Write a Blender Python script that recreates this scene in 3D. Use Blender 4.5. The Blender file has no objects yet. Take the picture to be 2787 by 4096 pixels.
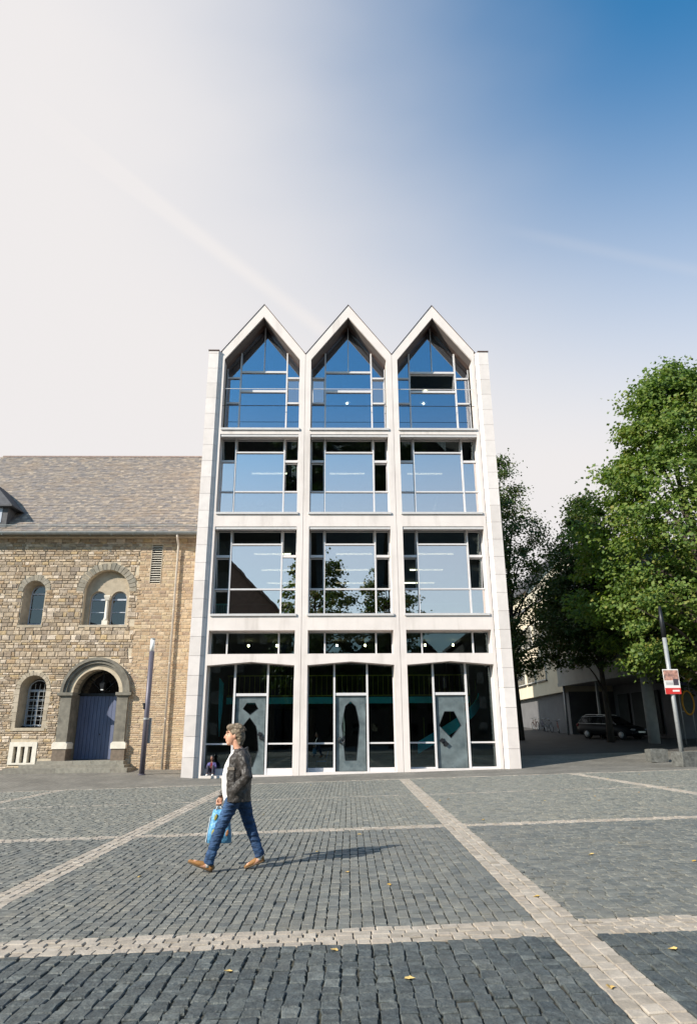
import bpy, bmesh, math, random
import numpy as np
from mathutils import Vector, Matrix, noise
from mathutils.geometry import tessellate_polygon

S = bpy.context.scene
COL = S.collection
R = math.radians
rnd = random.Random(11)
nr = np.random.default_rng(5)

# ------------------------------------------------------------------ camera
CAM_P = (-0.754, -30.9, 1.63)
PITCH, YAW, ROLL, FPX = R(18.295), R(1.245), R(-0.389), 2700.0
_f = np.array([math.sin(YAW)*math.cos(PITCH), math.cos(YAW)*math.cos(PITCH), math.sin(PITCH)])
_r = np.array([math.cos(YAW), -math.sin(YAW), 0.0])
_u = np.cross(_r, _f)
CR = math.cos(ROLL)*_r + math.sin(ROLL)*_u
CU = -math.sin(ROLL)*_r + math.cos(ROLL)*_u
CF = _f
cam = bpy.data.cameras.new('camera')
cam.sensor_fit = 'VERTICAL'
cam.sensor_height = 36.0
cam.lens = FPX/4096*36.0
cam.clip_start = 0.1
cam.clip_end = 6000
camo = bpy.data.objects.new('camera', cam)
COL.objects.link(camo)
camo.matrix_world = Matrix(((CR[0], CU[0], -CF[0], CAM_P[0]), (CR[1], CU[1], -CF[1], CAM_P[1]),
                            (CR[2], CU[2], -CF[2], CAM_P[2]), (0, 0, 0, 1)))
S.camera = camo

# ------------------------------------------------------------------ sky and sun
SUN_AZ, SUN_EL = R(235.0), R(31.8)         # azimuth clockwise from +Y: behind the camera, to the left
world = bpy.data.worlds.new('World')
S.world = world
world.use_nodes = True
wn, wl = world.node_tree.nodes, world.node_tree.links
wn.clear()
w_out = wn.new('ShaderNodeOutputWorld')
w_bg = wn.new('ShaderNodeBackground')
w_sky = wn.new('ShaderNodeTexSky')
w_sky.sky_type = 'NISHITA'
w_sky.sun_disc = False
w_sky.sun_elevation = SUN_EL
w_sky.sun_rotation = SUN_AZ
w_sky.altitude = 100
w_sky.air_density = 1.25
w_sky.dust_density = 0.6
w_sky.ozone_density = 2.2
w_bg.inputs['Strength'].default_value = 0.12
def wnode(t, **k):
    n = wn.new(t)
    for a, b in k.items():
        setattr(n, a, b)
    return n
def wmath(op, a, b=None, c=None, clamp=False):
    n = wnode('ShaderNodeMath', operation=op, use_clamp=clamp)
    for i, v in enumerate((a, b, c)):
        if v is None: continue
        if isinstance(v, (int, float)): n.inputs[i].default_value = v
        else: wl.new(v, n.inputs[i])
    return n.outputs[0]
def wramp(v, a, b):
    n = wnode('ShaderNodeMapRange', interpolation_type='SMOOTHSTEP')
    wl.new(v, n.inputs['Value'])
    n.inputs['From Min'].default_value = a
    n.inputs['From Max'].default_value = b
    return n.outputs[0]
w_tc = wnode('ShaderNodeTexCoord')
w_sep = wnode('ShaderNodeSeparateXYZ')
wl.new(w_tc.outputs['Generated'], w_sep.inputs[0])
DX, DY, DZ = w_sep.outputs
# thin high veil: dense to the left of the square and low over the roofs, streaked by noise
w_map = wnode('ShaderNodeMapping')
w_map.inputs['Rotation'].default_value = (0.0, R(35), R(20))
w_map.inputs['Scale'].default_value = (1.0, 1.0, 2.6)
wl.new(w_tc.outputs['Generated'], w_map.inputs[0])
w_no = wnode('ShaderNodeTexNoise')
w_no.inputs['Scale'].default_value = 1.6
w_no.inputs['Detail'].default_value = 4.0
w_no.inputs['Roughness'].default_value = 0.5
wl.new(w_map.outputs[0], w_no.inputs['Vector'])
n_var = wmath('MULTIPLY', wmath('SUBTRACT', w_no.outputs['Fac'], 0.5), 0.35)
height = wramp(wmath('MULTIPLY_ADD', DX, 0.25, DZ), 0.42, 0.90)
side = wramp(wmath('ADD', DX, n_var), -0.42, 0.32)
front = wramp(DY, -0.55, 0.45)
veil = wmath('MULTIPLY', wmath('SUBTRACT', 1.0, wmath('MULTIPLY', height, side)), wmath('MULTIPLY_ADD', front, 0.92, 0.08), clamp=True)
veil = wmath('MAXIMUM', veil, wmath('MULTIPLY', wmath('SUBTRACT', 1.0, wramp(DZ, 0.24, 0.54)), 0.60))   # haze low all round
# two faint contrails: narrow bands along great circles
def contrail(p, q, width, amount, s0, s1):
    p, q = Vector(p).normalized(), Vector(q).normalized()
    nrm = p.cross(q).normalized()
    mid = (p+q).normalized()
    d = wnode('ShaderNodeVectorMath', operation='DOT_PRODUCT')
    wl.new(w_tc.outputs['Generated'], d.inputs[0]); d.inputs[1].default_value = nrm
    e = wnode('ShaderNodeVectorMath', operation='DOT_PRODUCT')
    wl.new(w_tc.outputs['Generated'], e.inputs[0]); e.inputs[1].default_value = mid
    band = wmath('SUBTRACT', 1.0, wramp(wmath('ABSOLUTE', wmath('ADD', d.outputs['Value'], wmath('MULTIPLY', n_var, 0.03))), 0.0, width))
    ext = wramp(e.outputs['Value'], s0, s1)
    return wmath('MULTIPLY', wmath('MULTIPLY', band, ext), amount)
def raydir(px, py):
    d = CF + CR*(px-1393.5)/FPX + CU*(2048-py)/FPX
    return d/np.linalg.norm(d)
c1 = contrail(raydir(0, 330), raydir(1250, 1290), 0.016, 0.08, 0.90, 0.97)
c2 = contrail(raydir(2240, 960), raydir(2720, 1060), 0.012, 0.05, 0.985, 0.998)
veil = wmath('ADD', veil, wmath('ADD', c1, c2), clamp=True)
w_hsv = wnode('ShaderNodeHueSaturation')
w_hsv.inputs['Saturation'].default_value = 1.12
w_hsv.inputs['Value'].default_value = 0.92
w_tint = wnode('ShaderNodeMix', data_type='RGBA', blend_type='MULTIPLY')
w_tint.inputs['Factor'].default_value = 1.0
wl.new(w_sky.outputs[0], w_tint.inputs['A'])
w_tint.inputs['B'].default_value = (0.62, 1.10, 1.25, 1)
wl.new(w_tint.outputs['Result'], w_hsv.inputs['Color'])
w_mix = wnode('ShaderNodeMix', data_type='RGBA')
wl.new(veil, w_mix.inputs['Factor'])
wl.new(w_hsv.outputs[0], w_mix.inputs['A'])
w_mix.inputs['B'].default_value = (4.95, 4.78, 4.76, 1)
wl.new(w_mix.outputs['Result'], w_bg.inputs['Color'])
wl.new(w_bg.outputs[0], w_out.inputs['Surface'])

sun = bpy.data.lights.new('sun', 'SUN')
sun.energy = 5.0
sun.angle = R(0.55)
sun.color = (1.0, 0.92, 0.81)
suno = bpy.data.objects.new('sun', sun)
COL.objects.link(suno)
sdir = Vector((math.sin(SUN_AZ)*math.cos(SUN_EL), math.cos(SUN_AZ)*math.cos(SUN_EL), math.sin(SUN_EL)))
suno.rotation_euler = sdir.to_track_quat('Z', 'Y').to_euler()
suno.location = (-40, -60, 60)

S.view_settings.view_transform = 'Standard'
S.view_settings.look = 'None'
S.view_settings.exposure = 0.55
S.view_settings.gamma = 1.0
S.view_settings.use_curve_mapping = False
S.render.engine = 'CYCLES'
S.cycles.use_denoising = True
S.cycles.max_bounces = 8
S.cycles.transparent_max_bounces = 16
S.cycles.caustics_reflective = False
S.cycles.caustics_refractive = False
S.cycles.sample_clamp_indirect = 6.0

# ------------------------------------------------------------------ helpers
def vis(x, y, z, m=0.0):
    """does a world point fall in the camera's view (with a margin, as a fraction of the frame)"""
    d = np.array([x-CAM_P[0], y-CAM_P[1], z-CAM_P[2]])
    w = d @ CF
    if w < 0.2: return False
    a, b = (d @ CR)/w*FPX/1393.5, (d @ CU)/w*FPX/2048
    return abs(a) < 1+m and abs(b) < 1+m

class MB:
    def __init__(s):
        s.v, s.f = [], []
    def add(s, vs, fs):
        o = len(s.v)
        s.v += [tuple(p) for p in vs]
        s.f += [tuple(i+o for i in f) for f in fs]
        return s
    def box(s, x0, x1, y0, y1, z0, z1):
        return s.add([(x0,y0,z0),(x1,y0,z0),(x1,y1,z0),(x0,y1,z0),(x0,y0,z1),(x1,y0,z1),(x1,y1,z1),(x0,y1,z1)],
                     [(0,3,2,1),(4,5,6,7),(0,1,5,4),(1,2,6,5),(2,3,7,6),(3,0,4,7)])
    def prism(s, poly, a, b, axis='y'):
        """extrude a 2-D polygon; axis y: (x,z) polygon from y=a to y=b, x: (y,z), z: (x,y)"""
        def P(p, t):
            return (p[0], t, p[1]) if axis == 'y' else (t, p[0], p[1]) if axis == 'x' else (p[0], p[1], t)
        n = len(poly)
        vs = [P(p, a) for p in poly]+[P(p, b) for p in poly]
        fs = [tuple(range(n)), tuple(range(2*n-1, n-1, -1))]+[(i, i+n, (i+1) % n+n, (i+1) % n) for i in range(n)]
        return s.add(vs, fs)
    def plate(s, outer, holes, y0, y1):
        """flat (x,z) plate with holes, thickness from y0 to y1"""
        polys = [outer]+holes
        tri = tessellate_polygon([[Vector((p[0], p[1], 0)) for p in q] for q in polys])
        flat = [p for q in polys for p in q]
        n = len(flat)
        vs = [(p[0], y0, p[1]) for p in flat]+[(p[0], y1, p[1]) for p in flat]
        fs = [t for t in tri]+[(c+n, b+n, a+n) for a, b, c in tri]
        o = 0
        for q in polys:
            m = len(q)
            fs += [(o+i, o+(i+1) % m, o+(i+1) % m+n, o+i+n) for i in range(m)]
            o += m
        return s.add(vs, fs)
    def tube(s, pts, r, n=8, cap=True):
        pts = [Vector(p) for p in pts]
        rs = r if isinstance(r, (list, tuple)) else [r]*len(pts)
        rings = []
        ref = None
        for i, p in enumerate(pts):
            t = (pts[min(i+1, len(pts)-1)]-pts[max(i-1, 0)]).normalized()
            if ref is None or abs(ref.dot(t)) > 0.95:
                ref = Vector((0, 0, 1)) if abs(t.z) < 0.9 else Vector((1, 0, 0))
            a = (ref-t*ref.dot(t)).normalized(); b = t.cross(a)
            ref = a
            rings.append([p+(a*math.cos(k*2*math.pi/n)+b*math.sin(k*2*math.pi/n))*rs[i] for k in range(n)])
        return s.rings(rings, cap)
    def rings(s, rings, cap=True):
        n = len(rings[0])
        vs = [p for q in rings for p in q]
        fs = [(i*n+k, i*n+(k+1) % n, (i+1)*n+(k+1) % n, (i+1)*n+k) for i in range(len(rings)-1) for k in range(n)]
        if cap:
            fs += [tuple(range(n-1, -1, -1)), tuple((len(rings)-1)*n+k for k in range(n))]
        return s.add(vs, fs)
    def ell(s, c, r, n=16, m=10, rot=None):
        vs = []; c = Vector(c)
        M = rot or Matrix.Identity(3)
        rr = []
        for i in range(1, m):
            t = math.pi*i/m
            rr.append([c+M @ Vector((r[0]*math.sin(t)*math.cos(2*math.pi*k/n), r[1]*math.sin(t)*math.sin(2*math.pi*k/n), -r[2]*math.cos(t))) for k in range(n)])
        return s.rings(rr, True)
    def loft(s, secs, n=14, ref=(0, 1, 0)):
        """sections (centre, radius across ref, radius along ref) joined into one limb"""
        ref = Vector(ref); rings = []
        P = [Vector(q[0]) for q in secs]
        for i, q in enumerate(secs):
            t = (P[min(i+1, len(P)-1)]-P[max(i-1, 0)]).normalized()
            b = (ref-t*ref.dot(t)).normalized(); a = b.cross(t)
            rings.append([P[i]+a*q[1]*math.cos(2*math.pi*k/n)+b*q[2]*math.sin(2*math.pi*k/n) for k in range(n)])
        return s.rings(rings, True)
    def mesh(s, name, smooth=False):
        me = bpy.data.meshes.new(name)
        me.from_pydata(s.v, [], s.f)
        if smooth:
            me.polygons.foreach_set('use_smooth', [True]*len(me.polygons))
        me.update()
        return me
    def build(s, name, mat, parent=None, smooth=False):
        return obj(name, s.mesh(name, smooth), mat, parent)

def obj(name, me, mat, parent=None):
    if mat is not None and not me.materials:
        me.materials.append(mat)
    o = bpy.data.objects.new(name, me)
    COL.objects.link(o)
    if parent is not None:
        o.parent = parent
        if parent.type == 'EMPTY':
            o.matrix_parent_inverse = Matrix.Translation(parent.location).inverted()
    return o
def lobj(name, me, mat, parent):
    """child whose mesh is in its parent's own coordinates"""
    if mat is not None and not me.materials:
        me.materials.append(mat)
    o = bpy.data.objects.new(name, me)
    COL.objects.link(o); o.parent = parent
    return o
def tag(o, label, cat, group=None):
    o['label'] = label; o['category'] = cat
    if group: o['group'] = group
    return o
def thing(name, loc, label, cat, group=None):
    o = bpy.data.objects.new(name, None)
    o.empty_display_size = 0.3
    COL.objects.link(o); o.location = loc
    return tag(o, label, cat, group)
def copy_tree(o, parent=None):
    c = o.copy(); COL.objects.link(c)
    if parent is not None:
        c.parent = parent
    for ch in list(o.children):
        copy_tree(ch, c)
    return c
def box(x0, x1, y0, y1, z0, z1): return MB().box(x0, x1, y0, y1, z0, z1)

def fuse(mb, name, voxel=0.012, smooth=6, bumps=0.0, bscale=20, stretch=(1,1,1)):
    """melt overlapping closed pieces into one continuous skin"""
    me = mb.mesh('tmp')
    o = bpy.data.objects.new('tmp', me); COL.objects.link(o)
    m = o.modifiers.new('r', 'REMESH'); m.mode = 'VOXEL'; m.voxel_size = voxel
    if smooth:
        k = o.modifiers.new('s', 'SMOOTH'); k.iterations = smooth; k.factor = 0.5
    dg = bpy.context.evaluated_depsgraph_get()
    dg.update()
    out = bpy.data.meshes.new_from_object(o.evaluated_get(dg))
    bpy.data.objects.remove(o)
    out.name = name
    out.materials.clear()
    if bumps:
        out.update()
        nrm = [v.normal.copy() for v in out.vertices]
        for v, q in zip(out.vertices, nrm):
            w = Vector((v.co.x*stretch[0], v.co.y*stretch[1], v.co.z*stretch[2]))*bscale
            v.co += q*bumps*(noise.noise(w)+0.5*noise.noise(w*2.1))
    out.polygons.foreach_set('use_smooth', [True]*len(out.polygons))
    out.update()
    return out

# ------------------------------------------------------------------ materials
MATS = {}
def _nodes(name):
    m = bpy.data.materials.new(name); m.use_nodes = True
    nt = m.node_tree
    return m, nt.nodes, nt.links, nt.nodes['Principled BSDF']
def setv(n, links, sock, v):
    if hasattr(v, 'is_linked'): links.new(v, n.inputs[sock])
    else: n.inputs[sock].default_value = v
def mat(name, col, rough=0.7, var=0.15, scale=6.0, bump=0.1, bscale=40.0, metal=0.0, spec=0.4, piece=None, stretch=None, dirt=None, bdist=0.01):
    """plain surface: colour broken by two scales of noise, fine relief; piece = list of colours drawn per piece"""
    m, N, L, P = _nodes(name)
    pos = N.new('ShaderNodeNewGeometry'); src = pos.outputs['Position']
    if stretch:
        mp = N.new('ShaderNodeMapping'); mp.inputs['Scale'].default_value = stretch
        L.new(src, mp.inputs[0]); src = mp.outputs[0]
    n1 = N.new('ShaderNodeTexNoise'); n1.inputs['Scale'].default_value = scale; n1.inputs['Detail'].default_value = 6
    L.new(src, n1.inputs['Vector'])
    mix = N.new('ShaderNodeMix'); mix.data_type = 'RGBA'; mix.blend_type = 'MULTIPLY'; mix.inputs['Factor'].default_value = 1.0
    if piece:
        gi = N.new('ShaderNodeNewGeometry'); oi = N.new('ShaderNodeObjectInfo')
        ad = N.new('ShaderNodeMath'); ad.operation = 'ADD'
        L.new(gi.outputs['Random Per Island'], ad.inputs[0]); L.new(oi.outputs['Random'], ad.inputs[1])
        fr = N.new('ShaderNodeMath'); fr.operation = 'FRACT'; L.new(ad.outputs[0], fr.inputs[0])
        cr = N.new('ShaderNodeValToRGB'); cr.color_ramp.interpolation = 'LINEAR'
        el = cr.color_ramp.elements
        k = len(piece)
        el[0].position = 0; el[0].color = (*piece[0], 1)
        el[1].position = 1; el[1].color = (*piece[-1], 1)
        for i in range(1, k-1):
            e = el.new(i/(k-1)); e.color = (*piece[i], 1)
        L.new(fr.outputs[0], cr.inputs[0]); base = cr.outputs[0]
        L.new(base, mix.inputs['A'])
    else:
        mix.inputs['A'].default_value = (*col, 1)
    rp = N.new('ShaderNodeMapRange')
    rp.inputs['From Min'].default_value = 0.3; rp.inputs['From Max'].default_value = 0.7
    rp.inputs['To Min'].default_value = 1-var; rp.inputs['To Max'].default_value = 1+var
    L.new(n1.outputs['Fac'], rp.inputs['Value'])
    cmb = N.new('ShaderNodeCombineColor')
    for c in range(3): L.new(rp.outputs[0], cmb.inputs[c])
    L.new(cmb.outputs[0], mix.inputs['B'])
    out = mix.outputs['Result']
    if dirt:
        n3 = N.new('ShaderNodeTexNoise'); n3.inputs['Scale'].default_value = dirt[1]; n3.inputs['Detail'].default_value = 8; n3.inputs['Roughness'].default_value = 0.65
        mp3 = N.new('ShaderNodeMapping'); mp3.inputs['Scale'].default_value = dirt[3] if len(dirt) > 3 else (1, 1, 1)
        L.new(pos.outputs['Position'], mp3.inputs[0]); L.new(mp3.outputs[0], n3.inputs['Vector'])
        r3 = N.new('ShaderNodeMapRange'); r3.interpolation_type = 'SMOOTHSTEP'
        r3.inputs['From Min'].default_value = 0.48; r3.inputs['From Max'].default_value = 0.72
        r3.inputs['To Max'].default_value = dirt[2]
        L.new(n3.outputs['Fac'], r3.inputs['Value'])
        mx = N.new('ShaderNodeMix'); mx.data_type = 'RGBA'
        L.new(r3.outputs[0], mx.inputs['Factor']); L.new(out, mx.inputs['A']); mx.inputs['B'].default_value = (*dirt[0], 1)
        out = mx.outputs['Result']
    L.new(out, P.inputs['Base Color'])
    P.inputs['Roughness'].default_value = rough
    P.inputs['Metallic'].default_value = metal
    P.inputs['Specular IOR Level'].default_value = spec
    if bump:
        n2 = N.new('ShaderNodeTexNoise'); n2.inputs['Scale'].default_value = bscale; n2.inputs['Detail'].default_value = 5
        L.new(src, n2.inputs['Vector'])
        b = N.new('ShaderNodeBump'); b.inputs['Strength'].default_value = min(1.0, bump); b.inputs['Distance'].default_value = bdist
        L.new(n2.outputs['Fac'], b.inputs['Height']); L.new(b.outputs[0], P.inputs['Normal'])
    MATS[name] = m
    return m
def glass(name, tint, refl, rcol=(1, 1, 1), rough=0.0):
    m, N, L, P = _nodes(name)
    N.remove(P)
    out = N['Material Output']
    t = N.new('ShaderNodeBsdfTransparent'); t.inputs[0].default_value = (*tint, 1)
    g = N.new('ShaderNodeBsdfGlossy'); g.inputs['Color'].default_value = (*rcol, 1); g.inputs['Roughness'].default_value = rough
    lw = N.new('ShaderNodeFresnel'); lw.inputs['IOR'].default_value = 1.5
    a = N.new('ShaderNodeMath'); a.operation = 'ADD'; a.use_clamp = True
    L.new(lw.outputs[0], a.inputs[0]); a.inputs[1].default_value = refl
    # very slight waviness of real panes
    tc = N.new('ShaderNodeTexCoord'); n = N.new('ShaderNodeTexNoise'); n.inputs['Scale'].default_value = 0.8
    L.new(tc.outputs['Object'], n.inputs['Vector'])
    b = N.new('ShaderNodeBump'); b.inputs['Strength'].default_value = 0.06; b.inputs['Distance'].default_value = 0.02
    L.new(n.outputs['Fac'], b.inputs['Height']); L.new(b.outputs[0], g.inputs['Normal'])
    mx = N.new('ShaderNodeMixShader')
    L.new(a.outputs[0], mx.inputs[0]); L.new(t.outputs[0], mx.inputs[1]); L.new(g.outputs[0], mx.inputs[2])
    L.new(mx.outputs[0], out.inputs['Surface'])
    MATS[name] = m
    return m
def lamp_mat(name, col, st):
    m, N, L, P = _nodes(name)
    P.inputs['Base Color'].default_value = (*col, 1)
    P.inputs['Emission Color'].default_value = (*col, 1)
    P.inputs['Emission Strength'].default_value = st
    return m
def leaf_mat(name, cols, trans=0.35):
    m, N, L, P = _nodes(name)
    N.remove(P)
    out = N['Material Output']
    gi = N.new('ShaderNodeNewGeometry')
    tc = N.new('ShaderNodeTexCoord'); no = N.new('ShaderNodeTexNoise'); no.inputs['Scale'].default_value = 0.55; no.inputs['Detail'].default_value = 3
    L.new(tc.outputs['Object'], no.inputs['Vector'])
    ad = N.new('ShaderNodeMath'); ad.operation = 'MULTIPLY_ADD'
    L.new(gi.outputs['Random Per Island'], ad.inputs[0]); ad.inputs[1].default_value = 0.6
    sb = N.new('ShaderNodeMath'); sb.operation = 'MULTIPLY_ADD'; L.new(no.outputs['Fac'], sb.inputs[0]); sb.inputs[1].default_value = 1.2; sb.inputs[2].default_value = -0.4
    L.new(sb.outputs[0], ad.inputs[2])
    cr = N.new('ShaderNodeValToRGB'); el = cr.color_ramp.elements
    el[0].color = (*cols[0], 1); el[1].color = (*cols[-1], 1)
    for i in range(1, len(cols)-1):
        e = el.new(i/(len(cols)-1)); e.color = (*cols[i], 1)
    L.new(ad.outputs[0], cr.inputs[0])
    d = N.new('ShaderNodeBsdfPrincipled'); d.inputs['Roughness'].default_value = 0.55; d.inputs['Specular IOR Level'].default_value = 0.3
    t = N.new('ShaderNodeBsdfTranslucent')
    L.new(cr.outputs[0], d.inputs['Base Color'])
    br = N.new('ShaderNodeMix'); br.data_type = 'RGBA'; br.blend_type = 'MULTIPLY'; br.inputs['Factor'].default_value = 1
    L.new(cr.outputs[0], br.inputs['A']); br.inputs['B'].default_value = (1.3, 1.5, 0.6, 1)
    L.new(br.outputs['Result'], t.inputs['Color'])
    mx = N.new('ShaderNodeMixShader'); mx.inputs[0].default_value = trans
    L.new(d.outputs[0], mx.inputs[1]); L.new(t.outputs[0], mx.inputs[2]); L.new(mx.outputs[0], out.inputs['Surface'])
    return m

M_conc = mat('pale_concrete', (0.70, 0.632, 0.59), 0.8, 0.05, 1.5, 0.25, 60, dirt=((0.42, 0.365, 0.325), 1.7, 0.42, (1, 1, 0.12)))
M_panel = mat('pale_stone_panel', (0.7, 0.66, 0.62), 0.75, 0.06, 3.0, 0.2, 50, piece=[(0.66, 0.60, 0.565), (0.72, 0.66, 0.625), (0.61, 0.555, 0.52), (0.685, 0.62, 0.585)], dirt=((0.52, 0.46, 0.42), 1.2, 0.2, (1, 1, 0.4)))
M_alu = mat('painted_aluminium', (0.62, 0.60, 0.60), 0.42, 0.04, 8, 0.03, 80, spec=0.5)
M_sill = mat('sill_metal', (0.55, 0.53, 0.52), 0.5, 0.06, 6, 0.05, 60)
M_soff = mat('shade_brown_soffit', (0.15, 0.125, 0.115), 0.8, 0.1, 4, 0.1, 40)  # brown stands in for shade on the pale gable soffit
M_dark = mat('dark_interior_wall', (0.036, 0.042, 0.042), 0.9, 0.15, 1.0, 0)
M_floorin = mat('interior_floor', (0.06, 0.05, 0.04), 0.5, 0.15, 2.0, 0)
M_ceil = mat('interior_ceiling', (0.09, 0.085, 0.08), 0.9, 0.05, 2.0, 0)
M_cap = mat('brown_metal_coping', (0.12, 0.075, 0.06), 0.5, 0.1, 5, 0.05, 60, metal=0.3)
M_roofm = mat('grey_roof_metal', (0.22, 0.22, 0.23), 0.5, 0.1, 3, 0.05, 40, metal=0.4)
M_door = mat('verdigris_bronze', (0.14, 0.172, 0.178), 0.45, 0.28, 2.5, 0.3, 25, metal=0.25, dirt=((0.06, 0.085, 0.095), 2.2, 0.7), bdist=0.006)
M_iron = mat('dark_iron', (0.03, 0.032, 0.036), 0.45, 0.2, 8, 0.2, 60, metal=0.6)
M_teal = mat('teal_paint', (0.06, 0.60, 0.66), 0.4, 0.05, 3, 0)
M_yelg = mat('yellow_green_rail', (0.30, 0.31, 0.05), 0.5, 0.05, 3, 0)
M_green = mat('green_balustrade', (0.12, 0.36, 0.30), 0.5, 0.05, 3, 0)
M_tube = lamp_mat('lit_tube', (1.0, 0.90, 0.62), 2.6)
M_bulb = lamp_mat('lit_bulb', (1.0, 0.85, 0.45), 18.0)
G_top = glass('blue_solar_glass', (0.45, 0.52, 0.60), 0.36, (0.80, 0.86, 0.96))
G_mid = glass('neutral_solar_glass', (0.62, 0.66, 0.66), 0.62, (1.0, 0.92, 0.89))
G_low = glass('clear_glass', (0.82, 0.92, 0.92), 0.03, (0.85, 0.97, 1.0))
G_old = glass('old_window_glass', (0.35, 0.37, 0.4), 0.05)
M_mortar = mat('lime_mortar', (0.50, 0.42, 0.31), 0.95, 0.2, 3, 0.6, 30)
RUB = [(0.237, 0.184, 0.131), (0.392, 0.3, 0.207), (0.308, 0.244, 0.179), (0.532, 0.423, 0.304), (0.355, 0.244, 0.141), (0.26, 0.211, 0.168), (0.449, 0.345, 0.228), (0.355, 0.283, 0.212), (0.615, 0.511, 0.402), (0.295, 0.222, 0.152), (0.485, 0.355, 0.195)]
M_stone = mat('rubble_stone', (0.3, 0.25, 0.18), 0.9, 0.25, 7, 0.9, 22, piece=RUB, bdist=0.02)
BRN = [(0.352, 0.247, 0.155), (0.456, 0.333, 0.209), (0.39, 0.266, 0.162), (0.52, 0.401, 0.271), (0.312, 0.22, 0.155), (0.468, 0.359, 0.222), (0.404, 0.294, 0.202)]
M_brown = mat('brown_coursed_stone', (0.3, 0.22, 0.14), 0.9, 0.22, 7, 0.8, 25, piece=BRN, bdist=0.015)
M_vous = mat('grey_arch_stone', (0.26, 0.235, 0.19), 0.9, 0.25, 6, 0.7, 25, piece=[(0.20, 0.185, 0.15), (0.28, 0.25, 0.20), (0.24, 0.21, 0.165), (0.33, 0.29, 0.22)], bdist=0.012)
M_buff = mat('buff_dressed_stone', (0.52, 0.43, 0.31), 0.9, 0.15, 5, 0.5, 25, piece=[(0.38, 0.32, 0.24), (0.46, 0.39, 0.30), (0.34, 0.285, 0.21), (0.42, 0.355, 0.265)])
M_portal = mat('dark_portal_stone', (0.165, 0.15, 0.12), 0.7, 0.3, 4, 0.5, 30, dirt=((0.09, 0.08, 0.065), 3.0, 0.6), bdist=0.012)
M_white = mat('white_stone_block', (0.66, 0.61, 0.52), 0.85, 0.1, 6, 0.3, 30)
M_plinth = mat('brown_plinth_stone', (0.16, 0.125, 0.095), 0.85, 0.2, 8, 0.4, 40)
M_step = mat('worn_step_stone', (0.22, 0.205, 0.17), 0.85, 0.2, 6, 0.5, 30, piece=[(0.20, 0.185, 0.155), (0.25, 0.235, 0.195), (0.22, 0.20, 0.165)])
M_plank = mat('blue_painted_planks', (0.10, 0.12, 0.20), 0.6, 0.15, 5, 0.3, 30, stretch=(1, 1, 0.2), piece=[(0.095, 0.115, 0.19), (0.12, 0.14, 0.22), (0.105, 0.125, 0.20)])
M_wood = mat('grey_window_wood', (0.42, 0.46, 0.52), 0.6, 0.1, 8, 0.1, 50)
SLT = [(0.18, 0.162, 0.153), (0.256, 0.211, 0.172), (0.213, 0.186, 0.167), (0.165, 0.152, 0.149), (0.309, 0.255, 0.2), (0.223, 0.191, 0.167), (0.192, 0.171, 0.162), (0.351, 0.289, 0.228), (0.202, 0.176, 0.158)]
M_slate = mat('weathered_slate', (0.2, 0.19, 0.18), 0.75, 0.2, 5, 0.4, 25, piece=SLT, dirt=((0.27, 0.20, 0.14), 0.5, 0.6))
M_slated = mat('dark_slate', (0.07, 0.07, 0.075), 0.7, 0.25, 6, 0.4, 25, piece=[(0.05, 0.05, 0.055), (0.085, 0.085, 0.09), (0.065, 0.065, 0.07)])
M_zinc = mat('zinc_gutter', (0.26, 0.28, 0.28), 0.5, 0.15, 5, 0.1, 40, metal=0.5)
M_pipe = mat('pale_downpipe', (0.50, 0.44, 0.37), 0.55, 0.1, 4, 0.1, 40, metal=0.1)
M_mauve = mat('mauve_grey_post', (0.11, 0.10, 0.125), 0.45, 0.06, 5, 0.03, 60, metal=0.2)
M_acryl = mat('frosted_lamp_acrylic', (0.75, 0.75, 0.73), 0.3, 0.02, 5, 0)
M_galv = mat('galvanised_steel', (0.34, 0.35, 0.35), 0.5, 0.1, 8, 0.05, 60, metal=0.35)
M_block = mat('rough_concrete_block', (0.115, 0.115, 0.105), 0.95, 0.4, 7, 0.8, 30, dirt=((0.08, 0.08, 0.075), 3.0, 0.6), bdist=0.02)
M_black = mat('black_plastic', (0.02, 0.02, 0.022), 0.5, 0.1, 8, 0)
print('helpers ready')
# ================================================================== GROUND
def sstep(a, b, x):
    t = np.clip((x-a)/(b-a), 0, 1)
    return t*t*(3-2*t)
def gz(x, y):
    x = np.asarray(x, float); y = np.asarray(y, float)
    base = 0.07+0.023*np.clip(x, -40, 40)
    z = base+0.05*np.clip(y, 0, 48)*sstep(6.0, 8.0, x)
    wl_ = sstep(-6.0, -8.5, x)*np.clip((y+4)/7.0, 0, 1)
    return z+wl_*(0.19-base)
def g(x, y): return float(gz(x, y))

def grid_sheet(name, xs, ys, dz, m, parent=None):
    X, Y = np.meshgrid(xs, ys)
    Z = gz(X, Y)+dz
    v = np.stack([X, Y, Z], -1).reshape(-1, 3)
    nx, ny = len(xs), len(ys)
    i = (np.arange(ny-1)[:, None]*nx+np.arange(nx-1)[None]).ravel()
    f = np.stack([i, i+1, i+nx+1, i+nx], -1)
    me = bpy.data.meshes.new(name)
    me.from_pydata(v.tolist(), [], f.tolist())
    me.polygons.foreach_set('use_smooth', [True]*len(me.polygons))
    return obj(name, me, m, parent)

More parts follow.
